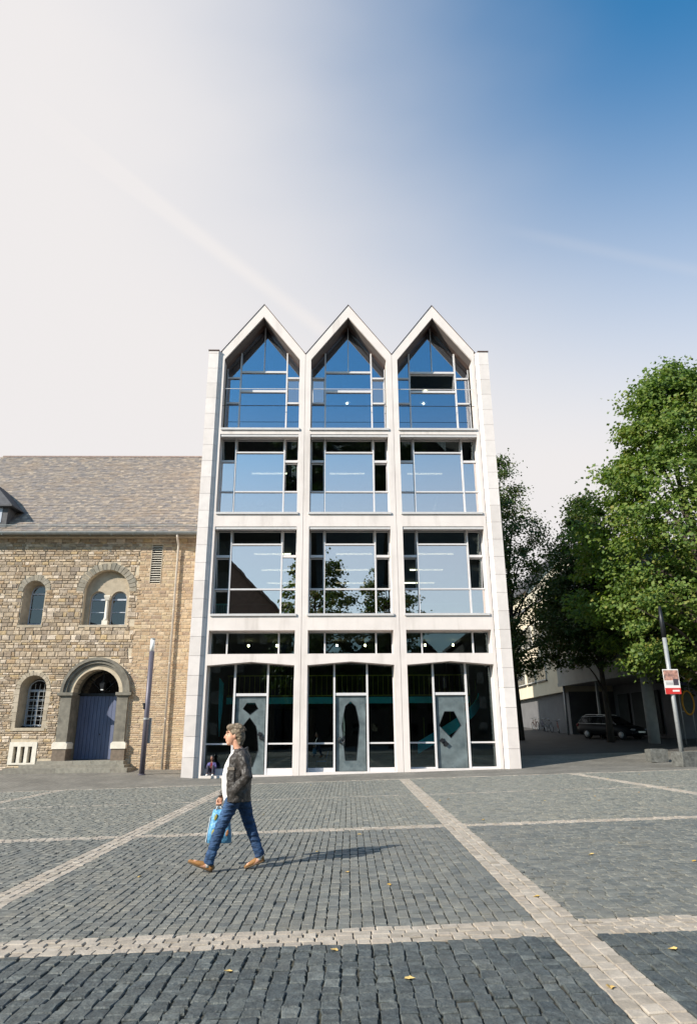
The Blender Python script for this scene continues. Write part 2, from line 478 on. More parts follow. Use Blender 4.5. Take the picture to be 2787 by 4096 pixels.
def setts_material():
    m, N, L, P = _nodes('sett_paving')
    ps = N.new('ShaderNodeNewGeometry')
    no = N.new('ShaderNodeTexNoise'); no.inputs['Scale'].default_value = 3.0
    L.new(ps.outputs['Position'], no.inputs['Vector'])
    wp = N.new('ShaderNodeVectorMath'); wp.operation = 'MULTIPLY_ADD'
    L.new(no.outputs['Color'], wp.inputs[0]); wp.inputs[1].default_value = (0.03, 0.03, 0); L.new(ps.outputs['Position'], wp.inputs[2])
    br = N.new('ShaderNodeTexBrick')
    br.inputs['Scale'].default_value = 1.0; br.inputs['Brick Width'].default_value = 0.15; br.inputs['Row Height'].default_value = 0.11
    br.inputs['Mortar Size'].default_value = 0.008; br.inputs['Mortar Smooth'].default_value = 0.4
    br.inputs['Color1'].default_value = (0.15, 0.142, 0.125, 1); br.inputs['Color2'].default_value = (0.215, 0.20, 0.172, 1)
    br.inputs['Mortar'].default_value = (0.08, 0.072, 0.058, 1)
    L.new(wp.outputs[0], br.inputs['Vector'])
    n2 = N.new('ShaderNodeTexNoise'); n2.inputs['Scale'].default_value = 0.6; n2.inputs['Detail'].default_value = 7
    L.new(ps.outputs['Position'], n2.inputs['Vector'])
    rp = N.new('ShaderNodeMapRange'); rp.inputs['From Min'].default_value = .3; rp.inputs['From Max'].default_value = .7; rp.inputs['To Min'].default_value = .75; rp.inputs['To Max'].default_value = 1.25
    L.new(n2.outputs['Fac'], rp.inputs['Value'])
    mx = N.new('ShaderNodeVectorMath'); mx.operation = 'SCALE'
    L.new(br.outputs['Color'], mx.inputs[0]); L.new(rp.outputs[0], mx.inputs['Scale'])
    L.new(mx.outputs[0], P.inputs['Base Color'])
    b = N.new('ShaderNodeBump'); b.inputs['Strength'].default_value = 0.6; b.inputs['Distance'].default_value = 0.012; b.invert = True
    L.new(br.outputs['Fac'], b.inputs['Height']); L.new(b.outputs[0], P.inputs['Normal'])
    P.inputs['Roughness'].default_value = 0.75
    return m
M_setts = setts_material()
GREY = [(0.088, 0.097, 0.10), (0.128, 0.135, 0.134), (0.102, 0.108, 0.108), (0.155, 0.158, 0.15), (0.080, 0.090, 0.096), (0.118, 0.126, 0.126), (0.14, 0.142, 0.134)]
def _k(cs, k): return [tuple(c*q for c, q in zip(t, k)) for t in cs]
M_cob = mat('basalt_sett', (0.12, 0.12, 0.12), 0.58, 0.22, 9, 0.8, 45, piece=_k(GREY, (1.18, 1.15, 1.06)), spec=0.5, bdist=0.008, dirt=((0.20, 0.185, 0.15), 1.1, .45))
M_cobd = mat('dark_vignetted_basalt_sett', (0.08, 0.08, 0.08), 0.6, 0.34, 14, 1.0, 32, piece=_k(GREY+[(0.21, 0.21, 0.20), (0.10, 0.11, 0.115), (0.17, 0.175, 0.17)], (.54, .60, .61)), spec=0.45, bdist=0.014, dirt=((0.10, 0.105, 0.098), 1.3, .5))  # darker stones near the camera, with lens vignette painted into their colour too
M_cobl = mat('sheen_grey_sett', (0.15, 0.15, 0.15), 0.58, 0.22, 9, 0.7, 45, piece=_k(GREY, (1.5, 1.42, 1.25)), spec=0.5, bdist=0.008, dirt=((0.20, 0.185, 0.15), 1.1, .45))  # far stones lightened in colour to stand in for grazing sheen and vignette
M_tan = mat('tan_granite_sett', (0.34, 0.29, 0.24), 0.75, 0.18, 9, 0.7, 45, piece=[(0.33, 0.29, 0.24), (0.39, 0.345, 0.29), (0.30, 0.265, 0.22), (0.36, 0.31, 0.255), (0.28, 0.245, 0.20)], bdist=0.008)
M_joint = mat('joint_sand', (0.045, 0.042, 0.032), 0.95, 0.35, 14, 0.4, 60, dirt=((0.05, 0.055, 0.025), 2.0, 0.5))

xs = np.concatenate([[-2500, -900, -400, -200, -120, -80, -60, -45], np.arange(-36, 42, 0.6), [45, 60, 80, 120, 200, 400, 900, 2500]])
ys = np.concatenate([[-2500, -900, -400, -200, -130, -100, -80, -60, -45], np.arange(-36, 50, 0.6), [52, 60, 80, 120, 200, 400, 900, 2500]])
plaza = grid_sheet('plaza_ground', xs, ys, -0.020, M_setts)
plaza['kind'] = 'structure'
bed = grid_sheet('paving_bed', np.arange(-19, 21.1, 0.5), np.arange(-29.5, -4.55, 0.5), -0.014, M_joint)
bed['kind'] = 'structure'

M_street_shade = mat('shade_dark_street', (0.062, 0.060, 0.058), 0.8, 0.25, 1.2, 0.5, 60, dirt=((0.04, 0.04, 0.042), 0.6, .6))  # dark colour deepens the shade over what is really sett paving
street = grid_sheet('side_street', np.arange(7.4, 40.1, .8), np.arange(6.0, 60.1, 1.0), -0.012, M_street_shade)
street['kind'] = 'structure'

# ---- setts: rows of stones between tan bands
def xr_band(y): return 1.75+(y+5.0)*0.030
VL = [(lambda y: -16.6+0*y, .34), (lambda y: -10.5+0*y, .34), (lambda y: -4.34+0*y, .36), (xr_band, .36), (lambda y: 7.9+0*y, .34), (lambda y: 13.9+0*y, .34), (lambda y: 20.0+0*y, .34)]
HL = [(-30.8, .45), (-24.5, .47), (-17.85, .36), (-11.3, .24), (-4.7, .24)]
GAP = 0.009
quads = {'grey': [], 'dark': [], 'sheen': [], 'tan': []}
def lay(kind, fx0, fx1, y0, y1, along, wrow=0.110, lmin=0.105, lmax=0.175, jit=0.004):
    """fill the strip between two x-edges (functions of y) and y0..y1 with staggered stones"""
    out = []
    if along == 'y':
        n = max(1, round(float(abs(fx1(np.array((y0+y1)/2))-fx0(np.array((y0+y1)/2))))/wrow))
        for r in range(n):
            y = y0; first = True
            while y < y1-0.03:
                l = rnd.uniform(lmin, lmax)*(rnd.uniform(0.3, 1) if first else 1); first = False
                ye = min(y+l, y1)
                if y1-ye < 0.05: ye = y1
                out.append((r/n, (r+1)/n, y, ye)); y = ye
        a = np.array(out)
        u0, u1, a0, a1 = a.T
        def X(u, y): return fx0(y)+(fx1(y)-fx0(y))*u
        q = np.stack([np.stack([X(u0, a0), a0], -1), np.stack([X(u1, a0), a0], -1), np.stack([X(u1, a1), a1], -1), np.stack([X(u0, a1), a1], -1)], 1)
    else:
        n = max(1, round((y1-y0)/wrow))
        for r in range(n):
            ya, yb = y0+(y1-y0)*r/n, y0+(y1-y0)*(r+1)/n
            ym = np.array((ya+yb)/2)
            x, x1, first = float(fx0(ym)), float(fx1(ym)), True
            while x < x1-0.03:
                l = rnd.uniform(lmin, lmax)*(rnd.uniform(0.3, 1) if first else 1); first = False
                xe = min(x+l, x1)
                if x1-xe < 0.05: xe = x1
                out.append((x, xe, ya, yb)); x = xe
        a = np.array(out)
        a0, a1, b0, b1 = a.T
        q = np.stack([np.stack([a0, b0], -1), np.stack([a1, b0], -1), np.stack([a1, b1], -1), np.stack([a0, b1], -1)], 1)
    c = q.mean(1)
    d = np.concatenate([c, gz(c[:, 0], c[:, 1])[:, None]], 1)-np.array(CAM_P)
    w = d @ CF
    ok = (w > 1.0) & (np.abs((d @ CR)/np.maximum(w, .1)*FPX/1393.5) < 1.22+1.5/np.maximum(w, 1)) & (np.abs((d @ CU)/np.maximum(w, .1)*FPX/2048) < 1.18)
    q = q[ok]
    # wobble and joint
    q = q+nr.uniform(-jit, jit, q.shape)
    c = q.mean(1, keepdims=True)
    e = q-c
    ln = np.abs(e)
    q = c+np.sign(e)*np.maximum(ln-GAP/2*nr.uniform(0.5, 1.7, (len(q), 1, 1)), 0.01)
    quads[kind].append(q)
for i in range(len(VL)-1):
    (fa, wa), (fb, wb) = VL[i], VL[i+1]
    fx0 = (lambda y, f=fa, w=wa: f(y)+w/2)
    fx1 = (lambda y, f=fb, w=wb: f(y)-w/2)
    for j in range(len(HL)-1):
        ya, yb = HL[j][0]+HL[j][1]/2, HL[j+1][0]-HL[j+1][1]/2
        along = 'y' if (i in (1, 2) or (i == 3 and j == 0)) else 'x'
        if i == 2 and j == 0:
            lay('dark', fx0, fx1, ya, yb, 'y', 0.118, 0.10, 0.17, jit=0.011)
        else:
            lay(('dark', 'grey', 'sheen', 'sheen')[j], fx0, fx1, ya, yb, along, jit=0.006 if along == 'y' else 0.010)
    for j, (yc, wd) in enumerate(HL):
        if j == 3:      # the third band is two thin lines with grey between
            lay('tan', fx0, fx1, yc-wd/2, yc, 'x', 0.12)
            lay('grey', fx0, fx1, yc, yc+wd/2, 'x', 0.12)
        else:
            lay('tan', fx0, fx1, yc-wd/2, yc+wd/2, 'x', 0.118)
for f, w in VL:
    lay('tan', (lambda y, f=f, w=w: f(y)-w/2), (lambda y, f=f, w=w: f(y)+w/2), -30.8, -4.58, 'y', 0.118, 0.12, 0.19)

def sett_geometry(q):
    n = len(q)
    c = q.mean(1, keepdims=True)
    zz = gz(q[..., 0], q[..., 1])
    h = nr.normal(0, 0.0030, (n, 1))+nr.normal(0, 0.0026, (n, 4))
    ins = c+(q-c)*nr.uniform(0.86, 0.94, (n, 1, 1))
    r0 = np.concatenate([q, (zz-0.03)[..., None]], -1)
    r1 = np.concatenate([q, (zz-0.0060+h*0.8)[..., None]], -1)
    r2 = np.concatenate([ins, (gz(ins[..., 0], ins[..., 1])+0.0015+h)[..., None]], -1)
    return np.stack([r0, r1, r2], 1)        # n,3,4,3
SF = [(a*4+k, a*4+(k+1) % 4, (a+1)*4+(k+1) % 4, (a+1)*4+k) for a in range(2) for k in range(4)]+[(8, 9, 10, 11)]
KINDS = ('grey', 'dark', 'sheen', 'tan')
allq = [(k, np.concatenate(quads[k])) for k in KINDS]
dist_all = np.concatenate([np.linalg.norm(q.mean(1)-np.array(CAM_P[:2]), axis=1) for k, q in allq])
inview = []
for k, q in allq:
    c = q.mean(1); d = np.concatenate([c, gz(c[:, 0], c[:, 1])[:, None]], 1)-np.array(CAM_P); w = d @ CF
    inview.append((np.abs((d @ CR)/w*FPX/1393.5) < 1) & (np.abs((d @ CU)/w*FPX/2048) < 1))
inview = np.concatenate(inview)
key = np.where(inview, dist_all, 1e6)
cut = np.sort(key)[300]
o1 = 0
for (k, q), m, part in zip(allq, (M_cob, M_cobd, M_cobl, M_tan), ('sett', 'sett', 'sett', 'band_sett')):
    o0 = o1; o1 += len(q)
    near = key[o0:o0+len(q)] < cut
    G_ = sett_geometry(q)
    far = G_[~near].reshape(-1, 3)
    n = len(far)//12
    f = (np.array(SF)[None]+np.arange(n)[:, None, None]*12).reshape(-1, 4)
    nm = 'distant_setts' if k != 'tan' else 'distant_band_setts'
    me = bpy.data.meshes.new(nm)
    me.vertices.add(len(far)); me.vertices.foreach_set('co', far.ravel().astype(np.float32))
    me.loops.add(len(f)*4); me.loops.foreach_set('vertex_index', f.ravel().astype(np.int32))
    me.polygons.add(len(f)); me.polygons.foreach_set('loop_start', np.arange(0, len(f)*4, 4, dtype=np.int32))
    me.polygons.foreach_set('use_smooth', np.zeros(len(f), bool))
    me.update(calc_edges=True)
    o = obj(nm, me, m, plaza); o['kind'] = 'stuff'
    for G1 in G_[near]:
        v = G1.reshape(-1, 3); c = v[4:8].mean(0)
        me = bpy.data.meshes.new(part); me.from_pydata((v-c).tolist(), [], SF)
        me.polygons.foreach_set('use_smooth', [False]*9)
        s_ = obj(part, me, m, plaza); s_.location = c
print('setts', sum(len(q) for k, q in allq))

# ================================================================== GABLED GLASS BUILDING
gb = thing('gabled_glass_building', (0, 1.0, 0.05), 'pale concrete and glass building with three pointed gables and four storeys', 'building')
BAYS = (-4.62, 0.0, 4.62)
BW, OP = 2.31, 2.01                    # half bay, half opening
YF, YB = 1.0, 1.66
def gable_in(x): return 23.47-1.32*abs(x)
def gable_out(x): return 24.23-1.342*abs(x)
# wings: a core with stone panels on the front
for sgn in (-1, 1):
    xa, xb = sorted((sgn*6.625, sgn*7.265))
    w = box(xa, xb, 0.45, 14.2, -0.25, 20.70).build('wing_wall', M_conc, gb)
    z = g(sgn*7.0, 0)-0.06; k = 0
    while z < 20.70:
        h = 0.86
        z1 = min(z+h, 20.70)
        q = [(sgn*6.775, 0.0), (sgn*7.28, 0.0), (sgn*7.28, .445), (sgn*6.605, .445), (sgn*6.605, .165)]
        MB().prism(q if sgn > 0 else q[::-1], z, z1-0.012, 'z').build('stone_panel', M_panel, w)
        z = z1; k += 1
    x0, x1 = sorted((sgn*6.74, sgn*7.31))
    box(x0, x1, -0.03, 14.22, 20.705, 20.76).build('wing_coping', M_cap, w)
for i, cx in enumerate(BAYS):
    xl, xr = cx-BW+0.008, cx+BW-0.008
    if i == 0: xl = -6.775
    if i == 2: xr = 6.775
    b = MB()
    # one piece: outline of the bay front with its five openings
    lo = -0.15
    outer = [(xl, lo), (cx-OP, lo), (cx-OP, 4.72), (cx, 4.88), (cx+OP, 4.72), (cx+OP, lo), (xr, lo), (xr, gable_out(BW)-0.02 if xr-cx > 2.2 else 21.0), (cx+2.16, gable_out(2.16)),
             (cx, 24.23), (cx-2.16, gable_out(2.16)), (xl, gable_out(BW)-0.02 if cx-xl > 2.2 else 21.0)]
    def hole(z0, z1): return [(cx-OP, z0), (cx+OP, z0), (cx+OP, z1), (cx-OP, z1)]
    holes = [hole(5.24, 6.33), hole(7.06, 11.43), hole(12.12, 16.42), [(cx-OP, 16.72), (cx+OP, 16.72), (cx+OP, gable_in(OP)), (cx, 23.47), (cx-OP, gable_in(OP))]]
    b.plate(outer, holes, YF, YB)
    fr = b.build('bay_frame', M_conc, gb)
    # gable soffit: dark lining and brown deeper part paint in its shade
    for s in (-1, 1):
        q = [(cx+s*OP, gable_in(OP)-.026), (cx, 23.444), (cx, 23.466), (cx+s*OP, gable_in(OP)-.004)]
        MB().prism(q, YF+.10, YB).build('soffit_shade_lining', M_soff, fr)
        MB().prism([(cx+s*OP, gable_in(OP)), (cx, 23.47), (cx, 23.80), (cx+s*2.2, gable_in(2.2)+0.35)], YB+0.002, 2.30).build('gable_soffit', M_cap, fr)
        # roof slope and its thin coping
        a0, a1 = (cx, 24.245), (cx+s*2.31, gable_out(2.31)+0.012)
        MB().prism([a0, a1, (a1[0], a1[1]+0.028), (a0[0], a0[1]+0.035)], 0.975, 15.0).build('roof_slope', M_cap, gb)
        b2 = MB().prism([(cx, 23.80), (cx+s*2.2, gable_in(2.2)+0.35), (cx+s*2.31, 21.12), (cx, 24.22)], 2.31, 15.0)
        b2.build('roof_deck', M_dark, gb)
    # ---- windows
    def window(name, z0, z1, G, gm, rects, mull, trans, top=None, sill=None, opened=()):
        """rects: panes as polygons in (x,z) about the bay centre; mull: (x,z0,z1,w); trans: (x0,x1,z,h)"""
        w = MB()
        t = 0.045
        if top is None:
            w.box(cx-OP+.001, cx-OP+t, G-.05, G+.05, z0, z1); w.box(cx+OP-t, cx+OP-.001, G-.05, G+.05, z0, z1)
            w.box(cx-OP+t, cx+OP-t, G-.05, G+.05, z1-t, z1); w.box(cx-OP+t, cx+OP-t, G-.05, G+.05, z0, z0+t)
        else:
            w.box(cx-OP+.001, cx-OP+t, G-.05, G+.05, z0, gable_in(OP)); w.box(cx+OP-t, cx+OP-.001, G-.05, G+.05, z0, gable_in(OP))
            w.box(cx-OP+t, cx+OP-t, G-.05, G+.05, z0, z0+t)
        wo = w.build(name, M_alu, gb)
        for (x, a, c, wd) in mull:
            MB().box(cx+x-wd/2, cx+x+wd/2, G-.09, G+.06, a, c).build('mullion', M_alu, wo)
        for (xa, xb, zz, h) in trans:
            MB().box(cx+xa, cx+xb, G-.075, G+.06, zz-h/2, zz+h/2).build('transom', M_alu, wo)
        for k, (poly, tilt) in enumerate(rects):
            xs_ = [p[0] for p in poly]; zs_ = [p[1] for p in poly]
            mx_, mz = (min(xs_)+max(xs_))/2, max(zs_)
            me = MB().prism([(p[0]-mx_, p[1]-mz) for p in poly], -0.006, 0.006).mesh('pane')
            if tilt:
                # opened sash: its own slim frame round the pane, top-hung, swung inwards
                wd, hh = (max(xs_)-min(xs_))/2, max(zs_)-min(zs_)
                p = obj('pane', me, G_low if tilt > 6 else gm, wo)
                sf = MB()
                sf.box(-wd, -wd+.045, -.03, .03, -hh, 0).box(wd-.045, wd, -.03, .03, -hh, 0).box(-wd+.045, wd-.045, -.03, .03, -.045, 0).box(-wd+.045, wd-.045, -.03, .03, -hh, -hh+.045)
                s_ = obj('sash', sf.mesh('sash'), M_alu, wo)
                for q in (p, s_):
                    q.location = (cx+mx_, G+0.08, mz-.02); q.rotation_euler = (R(tilt), 0, 0)
            else:
                p = obj('pane', me, gm, wo)
                p.location = (cx+mx_, G+0.015, mz)
                p.rotation_euler = (R(rnd.uniform(-.25, .25)), 0, R(rnd.uniform(-.25, .25)))
        if sill:
            za, zb, yy = sill
            MB().box(cx-OP-.05 if i else cx-OP+.01, cx+OP+.05 if i < 2 else cx+OP-.01, YF-.07, G-.06, za, zb).build('sill', M_sill, wo)
        return wo
    MX = 1.26
    def rc(x0, x1, z0, z1): return [(x0, z0), (x1, z0), (x1, z1), (x0, z1)]
    e = 0.03
    # first floor
    G = 1.60
    dark = {0: (-1, 1), 1: (-1, 1), 2: (-1, 1)}
    for fl, (z0, z1, zt, zs, zl) in enumerate(((7.10, 11.43, 10.66, 10.05, 8.40), (12.16, 16.42, 15.62, 15.12, 13.45))):
        rects = [(rc(-MX+.035, MX-.035, zt+.04, z1-.045), 13), (rc(-MX+.035, MX-.035, zl+.035, zt-.04), 0), (rc(-MX+.035, MX-.035, z0+.045, zl-.035), 0)]
        opened = {(0, 0): (-1,), (0, 1): (1,), (1, 0): (-1, 1), (1, 1): (-1, 1), (2, 0): (-1, 1), (2, 1): ()}[(i, fl)]
        for s in (-1, 1):
            def sr(a, c): return rc(*sorted((s*(MX+.035), s*(OP-.045))), a, c)
            rects += [(sr(zs+.06, z1-.045), 13), (sr(zl+.035, zs-.06), 11 if s in opened else 0), (sr(z0+.045, zl-.035), 9 if (fl == 0 and i == 0 and s < 0) else 0)]
        mull = [(s*MX, z0, z1, .07) for s in (-1, 1)]
        trans = [(-MX+.035, MX-.035, zt, .08), (-OP+.045, -MX-.035, zs, .12), (MX+.035, OP-.045, zs, .12),
                 (-MX+.035, MX-.035, zl, .07), (-OP+.045, -MX-.035, zl, .07), (MX+.035, OP-.045, zl, .07)]
        window('window', z0, z1, G, G_mid, rects, mull, trans, sill=(z0-.10, z0+.005, 0))
        # slim blind box under the head
        box(cx-OP+.01, cx+OP-.01, YF+.03, YF+.20, z1-.13, z1-.002).build('blind_box', M_sill, gb)
    # gable storey
    G = 2.05
    z0 = 16.74; zm, zm2, zs1, zs2 = 20.62, 19.44, 20.25, 18.72
    gi = lambda x: gable_in(x)-.03
    rects = [([(-MX+.035, zm+.05), (-.02, zm+.05), (-.02, gi(.02)), (-MX+.035, gi(MX-.035))], 0), ([(.02, zm+.05), (MX-.035, zm+.05), (MX-.035, gi(MX-.035)), (.02, gi(.02))], 0),
             (rc(-MX+.035, MX-.035, zm2+.06, zm-.05), 24 if i == 2 else 0), (rc(-MX+.035, MX-.035, z0+.05, zm2-.06), 0)]
    for s in (-1, 1):
        def sr(a, c): return rc(*sorted((s*(MX+.035), s*(OP-.045))), a, c)
        q = [(s*(MX+.035), zs1+.04), (s*(OP-.045), zs1+.04), (s*(OP-.045), gi(OP-.045)), (s*(MX+.035), gi(MX+.035))]
        rects += [(q if s > 0 else q[::-1], 0), (sr(zs2+.06, zs1-.04), 4 if (i, s) in ((0, 1), (1, -1), (1, 1)) else 0), (sr(z0+.05, zs2-.06), 0)]
    mull = [(-MX, z0, gi(MX)+.02, .075), (MX, z0, gi(MX)+.02, .075), (0, zm+.05, gi(0), .045)]
    trans = [(-MX+.04, MX-.04, zm, .11), (-MX+.04, MX-.04, zm2, .13)]+[(*sorted((s*(MX+.038), s*(OP-.045))), zz, .09) for s in (-1, 1) for zz in (zs1, zs2)]
    window('window', z0, 0, G, G_top, rects, mull, trans, top=1, sill=(z0-.10, z0+.01, 0))
    MB().tube([(cx-OP+.005, 1.12, 19.10), (cx+OP-.005, 1.12, 19.10)], 0.02, 8).build('safety_rail', M_alu, gb)
    MB().tube([(cx-OP+.005, 1.12, 18.10), (cx+OP-.005, 1.12, 18.10)], 0.014, 8).build('safety_rail', M_iron, gb)
    # clerestory
    G = 1.60
    window('window', 5.245, 6.325, G, G_low, [(rc(-1.22+.03, 1.22-.03, 5.29, 6.28), 0), (rc(-OP+.045, -1.25, 5.29, 6.28), 0), (rc(1.25, OP-.045, 5.29, 6.28), 0)],
           [(-1.22, 5.29, 6.28, .07), (1.22, 5.29, 6.28, .07)], [])
    # entrance: door between two tall mullions, side lights with low transoms
    zb = g(cx, 1.5)+.0
    D = .765
    zh = lambda x: 4.88-.08*abs(x)-.02
    pn = [([(-D+.04, 3.50), (D-.04, 3.50), (D-.04, zh(D)), (0, zh(0)), (-D+.04, zh(D))], 0)]
    for s in (-1, 1):
        q = [(s*(D+.045), 1.32), (s*(OP-.045), 1.32), (s*(OP-.045), zh(OP)), (s*(D+.045), zh(D))]
        pn += [(q if s > 0 else q[::-1], 0), (rc(*sorted((s*(D+.045), s*(OP-.045))), .24, 1.25), 0)]
    eo = MB().box(cx-D+.045, cx+D-.045, G-.075, G+.06, 3.38, 3.50).build('entrance_screen', M_alu, gb)
    for s in (-1, 1):
        xa, xb = sorted((cx+s*(OP-.001), cx+s*(OP-.045)))
        MB().box(xa, xb, G-.05, G+.05, zb-.15, 4.70).build('jamb', M_alu, eo)
    for s in (-1, 1):
        MB().box(cx+s*D-.045, cx+s*D+.045, G-.10, G+.08, zb-.15, zh(D)+.02).build('mullion', M_alu, eo)
        xa, xb = sorted((s*(D+.045), s*(OP-.045)))
        MB().box(cx+xa, cx+xb, G-.06, G+.05, 1.25, 1.32).build('transom', M_alu, eo)
        MB().box(cx+xa, cx+xb, G-.08, G+.05, zb-.15, .24).build('kick_panel', M_alu, eo)
    for poly, _ in pn:
        xs_ = [p[0] for p in poly]; mx_ = (min(xs_)+max(xs_))/2; mz = min(p[1] for p in poly)
        p = obj('pane', MB().prism([(p[0]-mx_, p[1]-mz) for p in poly], -.006, .006).mesh('pane'), G_low, eo)
        p.location = (cx+mx_, G+.01, mz)
    # bronze door with its cut-out panes
    W2, z1 = .675, 3.36
    def dp(px, py, c, lx, ly0, ly1):  # door-plan fractions
        return (cx+(px-c)*lx, z1-(py-ly0)/(ly1-ly0)*(z1-zb))
    if i == 0:
        K = [[(745, 632), (858, 632), (903, 715), (795, 800), (692, 715)], [(790, 842), (880, 965), (902, 1060), (922, 1300), (852, 1530), (745, 1530), (672, 1300), (690, 1060), (700, 960)]]
        cut = [[dp(a, b_, 800, .0033, 540, 1640) for a, b_ in q] for q in K]; hx, hz = .50, 1.62
    elif i == 1:
        K = [[(730, 622), (800, 690), (832, 830), (855, 985), (832, 1240), (808, 1480), (652, 1480), (628, 1240), (605, 985), (628, 830), (655, 690)]]
        cut = [[dp(a, b_, 735, .0032, 540, 1640) for a, b_ in q] for q in K]; hx, hz = -.44, 1.42
    else:
        K = [[(605, 815), (735, 815), (820, 1000), (680, 1165), (525, 1000)]]
        cut = [[dp(a, b_, 690, .0034, 600, 1555) for a, b_ in q] for q in K]; hx, hz = -.38, 1.30
    dr = MB().plate([(cx-W2, zb+.012), (cx+W2, zb+.012), (cx+W2, z1), (cx-W2, z1)], cut, G+.02, G+.085).build('bronze_door', M_door, gb)
    for q in cut:
        MB().prism(q, G+.05, G+.06).build('door_pane', G_low, dr)
        n_ = len(q); bead = MB()
        for k in range(n_):
            a, c_ = q[k], q[(k+1) % n_]
            bead.tube([(a[0], G+.02, a[1]), (c_[0], G+.02, c_[1])], .012, 6)
        bead.build('door_pane_bead', M_iron, dr)
    hb = MB()
    if i == 1:
        pts = [(cx+hx+.14*math.cos(t), G-.05, hz+.14*math.sin(t)) for t in np.linspace(R(110), R(430), 18)]
        hb.tube(pts, .028, 8); hb.ell((cx+hx+.02, G-.02, hz), (.05, .06, .05))
    else:
        for dx, dz in ((-.09, .07), (.09, -.07)):
            a = Matrix.Rotation(R(45 if i else 30), 3, 'Y')
            c0 = Vector((cx+hx+dx*(1 if i else .4), G-.035, hz+dz))
            vs = [c0+a @ Vector((sx*.085, sy*.05, sz*.085)) for sx in (-1, 1) for sy in (-1, 1) for sz in (-1, 1)]
            hb.add(vs, [(0, 1, 3, 2), (4, 6, 7, 5), (0, 4, 5, 1), (2, 3, 7, 6), (0, 2, 6, 4), (1, 5, 7, 3)])
        hb.box(cx+hx-.03, cx+hx+.03, G-.02, G+.02, hz-.16, hz+.16)
    hb.build('door_handle', M_iron, dr)
    MB().box(cx-OP+.003, cx+OP-.003, .98, 1.52, zb-.15, zb+.008).build('threshold', M_panel, gb)
# body behind the front
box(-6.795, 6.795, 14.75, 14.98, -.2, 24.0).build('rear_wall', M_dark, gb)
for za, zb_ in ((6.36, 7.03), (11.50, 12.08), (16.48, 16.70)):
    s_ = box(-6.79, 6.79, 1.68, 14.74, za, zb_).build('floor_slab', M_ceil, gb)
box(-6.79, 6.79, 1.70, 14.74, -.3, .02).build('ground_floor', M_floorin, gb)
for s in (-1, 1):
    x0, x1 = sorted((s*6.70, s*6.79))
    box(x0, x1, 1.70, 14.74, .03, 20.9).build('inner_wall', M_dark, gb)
# balustrades inside the upper floors
for z in (7.04, 12.09):
    b = MB()
    b.box(-6.6, 6.6, 2.28, 2.34, z+.74, z+.80).box(-6.6, 6.6, 2.28, 2.34, z+.06, z+.10)
    bo = b.build('balustrade', M_green, gb)
    bars = MB()
    for x in np.arange(-6.55, 6.56, .085): bars.box(x-.012, x+.012, 2.295, 2.325, z+.10, z+.74)
    o = bars.build('balustrade_bars', M_green, bo)
# mezzanine over the ground floor
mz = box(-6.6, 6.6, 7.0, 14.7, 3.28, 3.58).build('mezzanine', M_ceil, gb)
box(-6.6, 6.6, 6.93, 6.996, 3.26, 3.60).build('edge_beam', M_teal, mz)
b = MB().box(-6.6, 6.6, 6.94, 6.98, 4.72, 4.77).box(-6.6, 6.6, 6.94, 6.98, 3.66, 3.71)
for x in np.arange(-6.5, 6.6, .28): b.box(x-.012, x+.012, 6.945, 6.975, 3.71, 4.72)
b.build('mezzanine_railing', M_yelg, mz)
MB().prism([(-6.42, 4.35), (-6.20, 4.10), (-6.22, 2.75), (-6.30, 1.6), (-6.38, 2.75)], 3.3, 3.5).build('leaning_fin', M_teal, gb)
# curved teal stair in the right-hand hall
b = MB(); rings = []
for k in range(15):
    t = k/14; a = R(-115+105*t); r_ = 2.5
    px, py, pz = 4.35+r_*math.cos(a), 5.9+r_*math.sin(a), .75+2.55*t
    nx_, ny_ = math.cos(a), math.sin(a)
    rings.append([(px-.04*nx_, py-.04*ny_, pz), (px+.04*nx_, py+.04*ny_, pz), (px+.04*nx_, py+.04*ny_, pz+.55), (px-.04*nx_, py-.04*ny_, pz+.55)])
st = b.rings(rings).build('curved_stair', M_teal, gb)
b = MB()
for k in range(1, 15, 2):
    t = k/14; a = R(-115+105*t)
    b.tube([(4.35+2.5*math.cos(a), 5.9+2.5*math.sin(a), 1.3+2.55*t), (4.35+2.5*math.cos(a), 5.9+2.5*math.sin(a), 2.25+2.55*t)], .014, 6)
b.build('stair_railing', M_yelg, st)
# the front is drawn with its face at y = 1.0 and a 4.62 m bay; set it out at its true scale behind the wing walls
KS = 0.9734
def set_out(o, depth=0):
    if o.name.startswith(('wing_wall', 'stone_panel', 'wing_coping')): return
    if o.type == 'MESH':
        if o.location.length > 0:
            o.data.transform(Matrix.Diagonal((KS, 1, KS, 1)))
            o.location = (o.location.x*KS-.02, o.location.y-.85, o.location.z*KS+.043)
        else:
            o.data.transform(Matrix.Translation((-.02, -.85, .043)) @ Matrix.Diagonal((KS, 1, KS, 1)))
    for c in o.children: set_out(c, depth+1)
for c in list(gb.children): set_out(c)
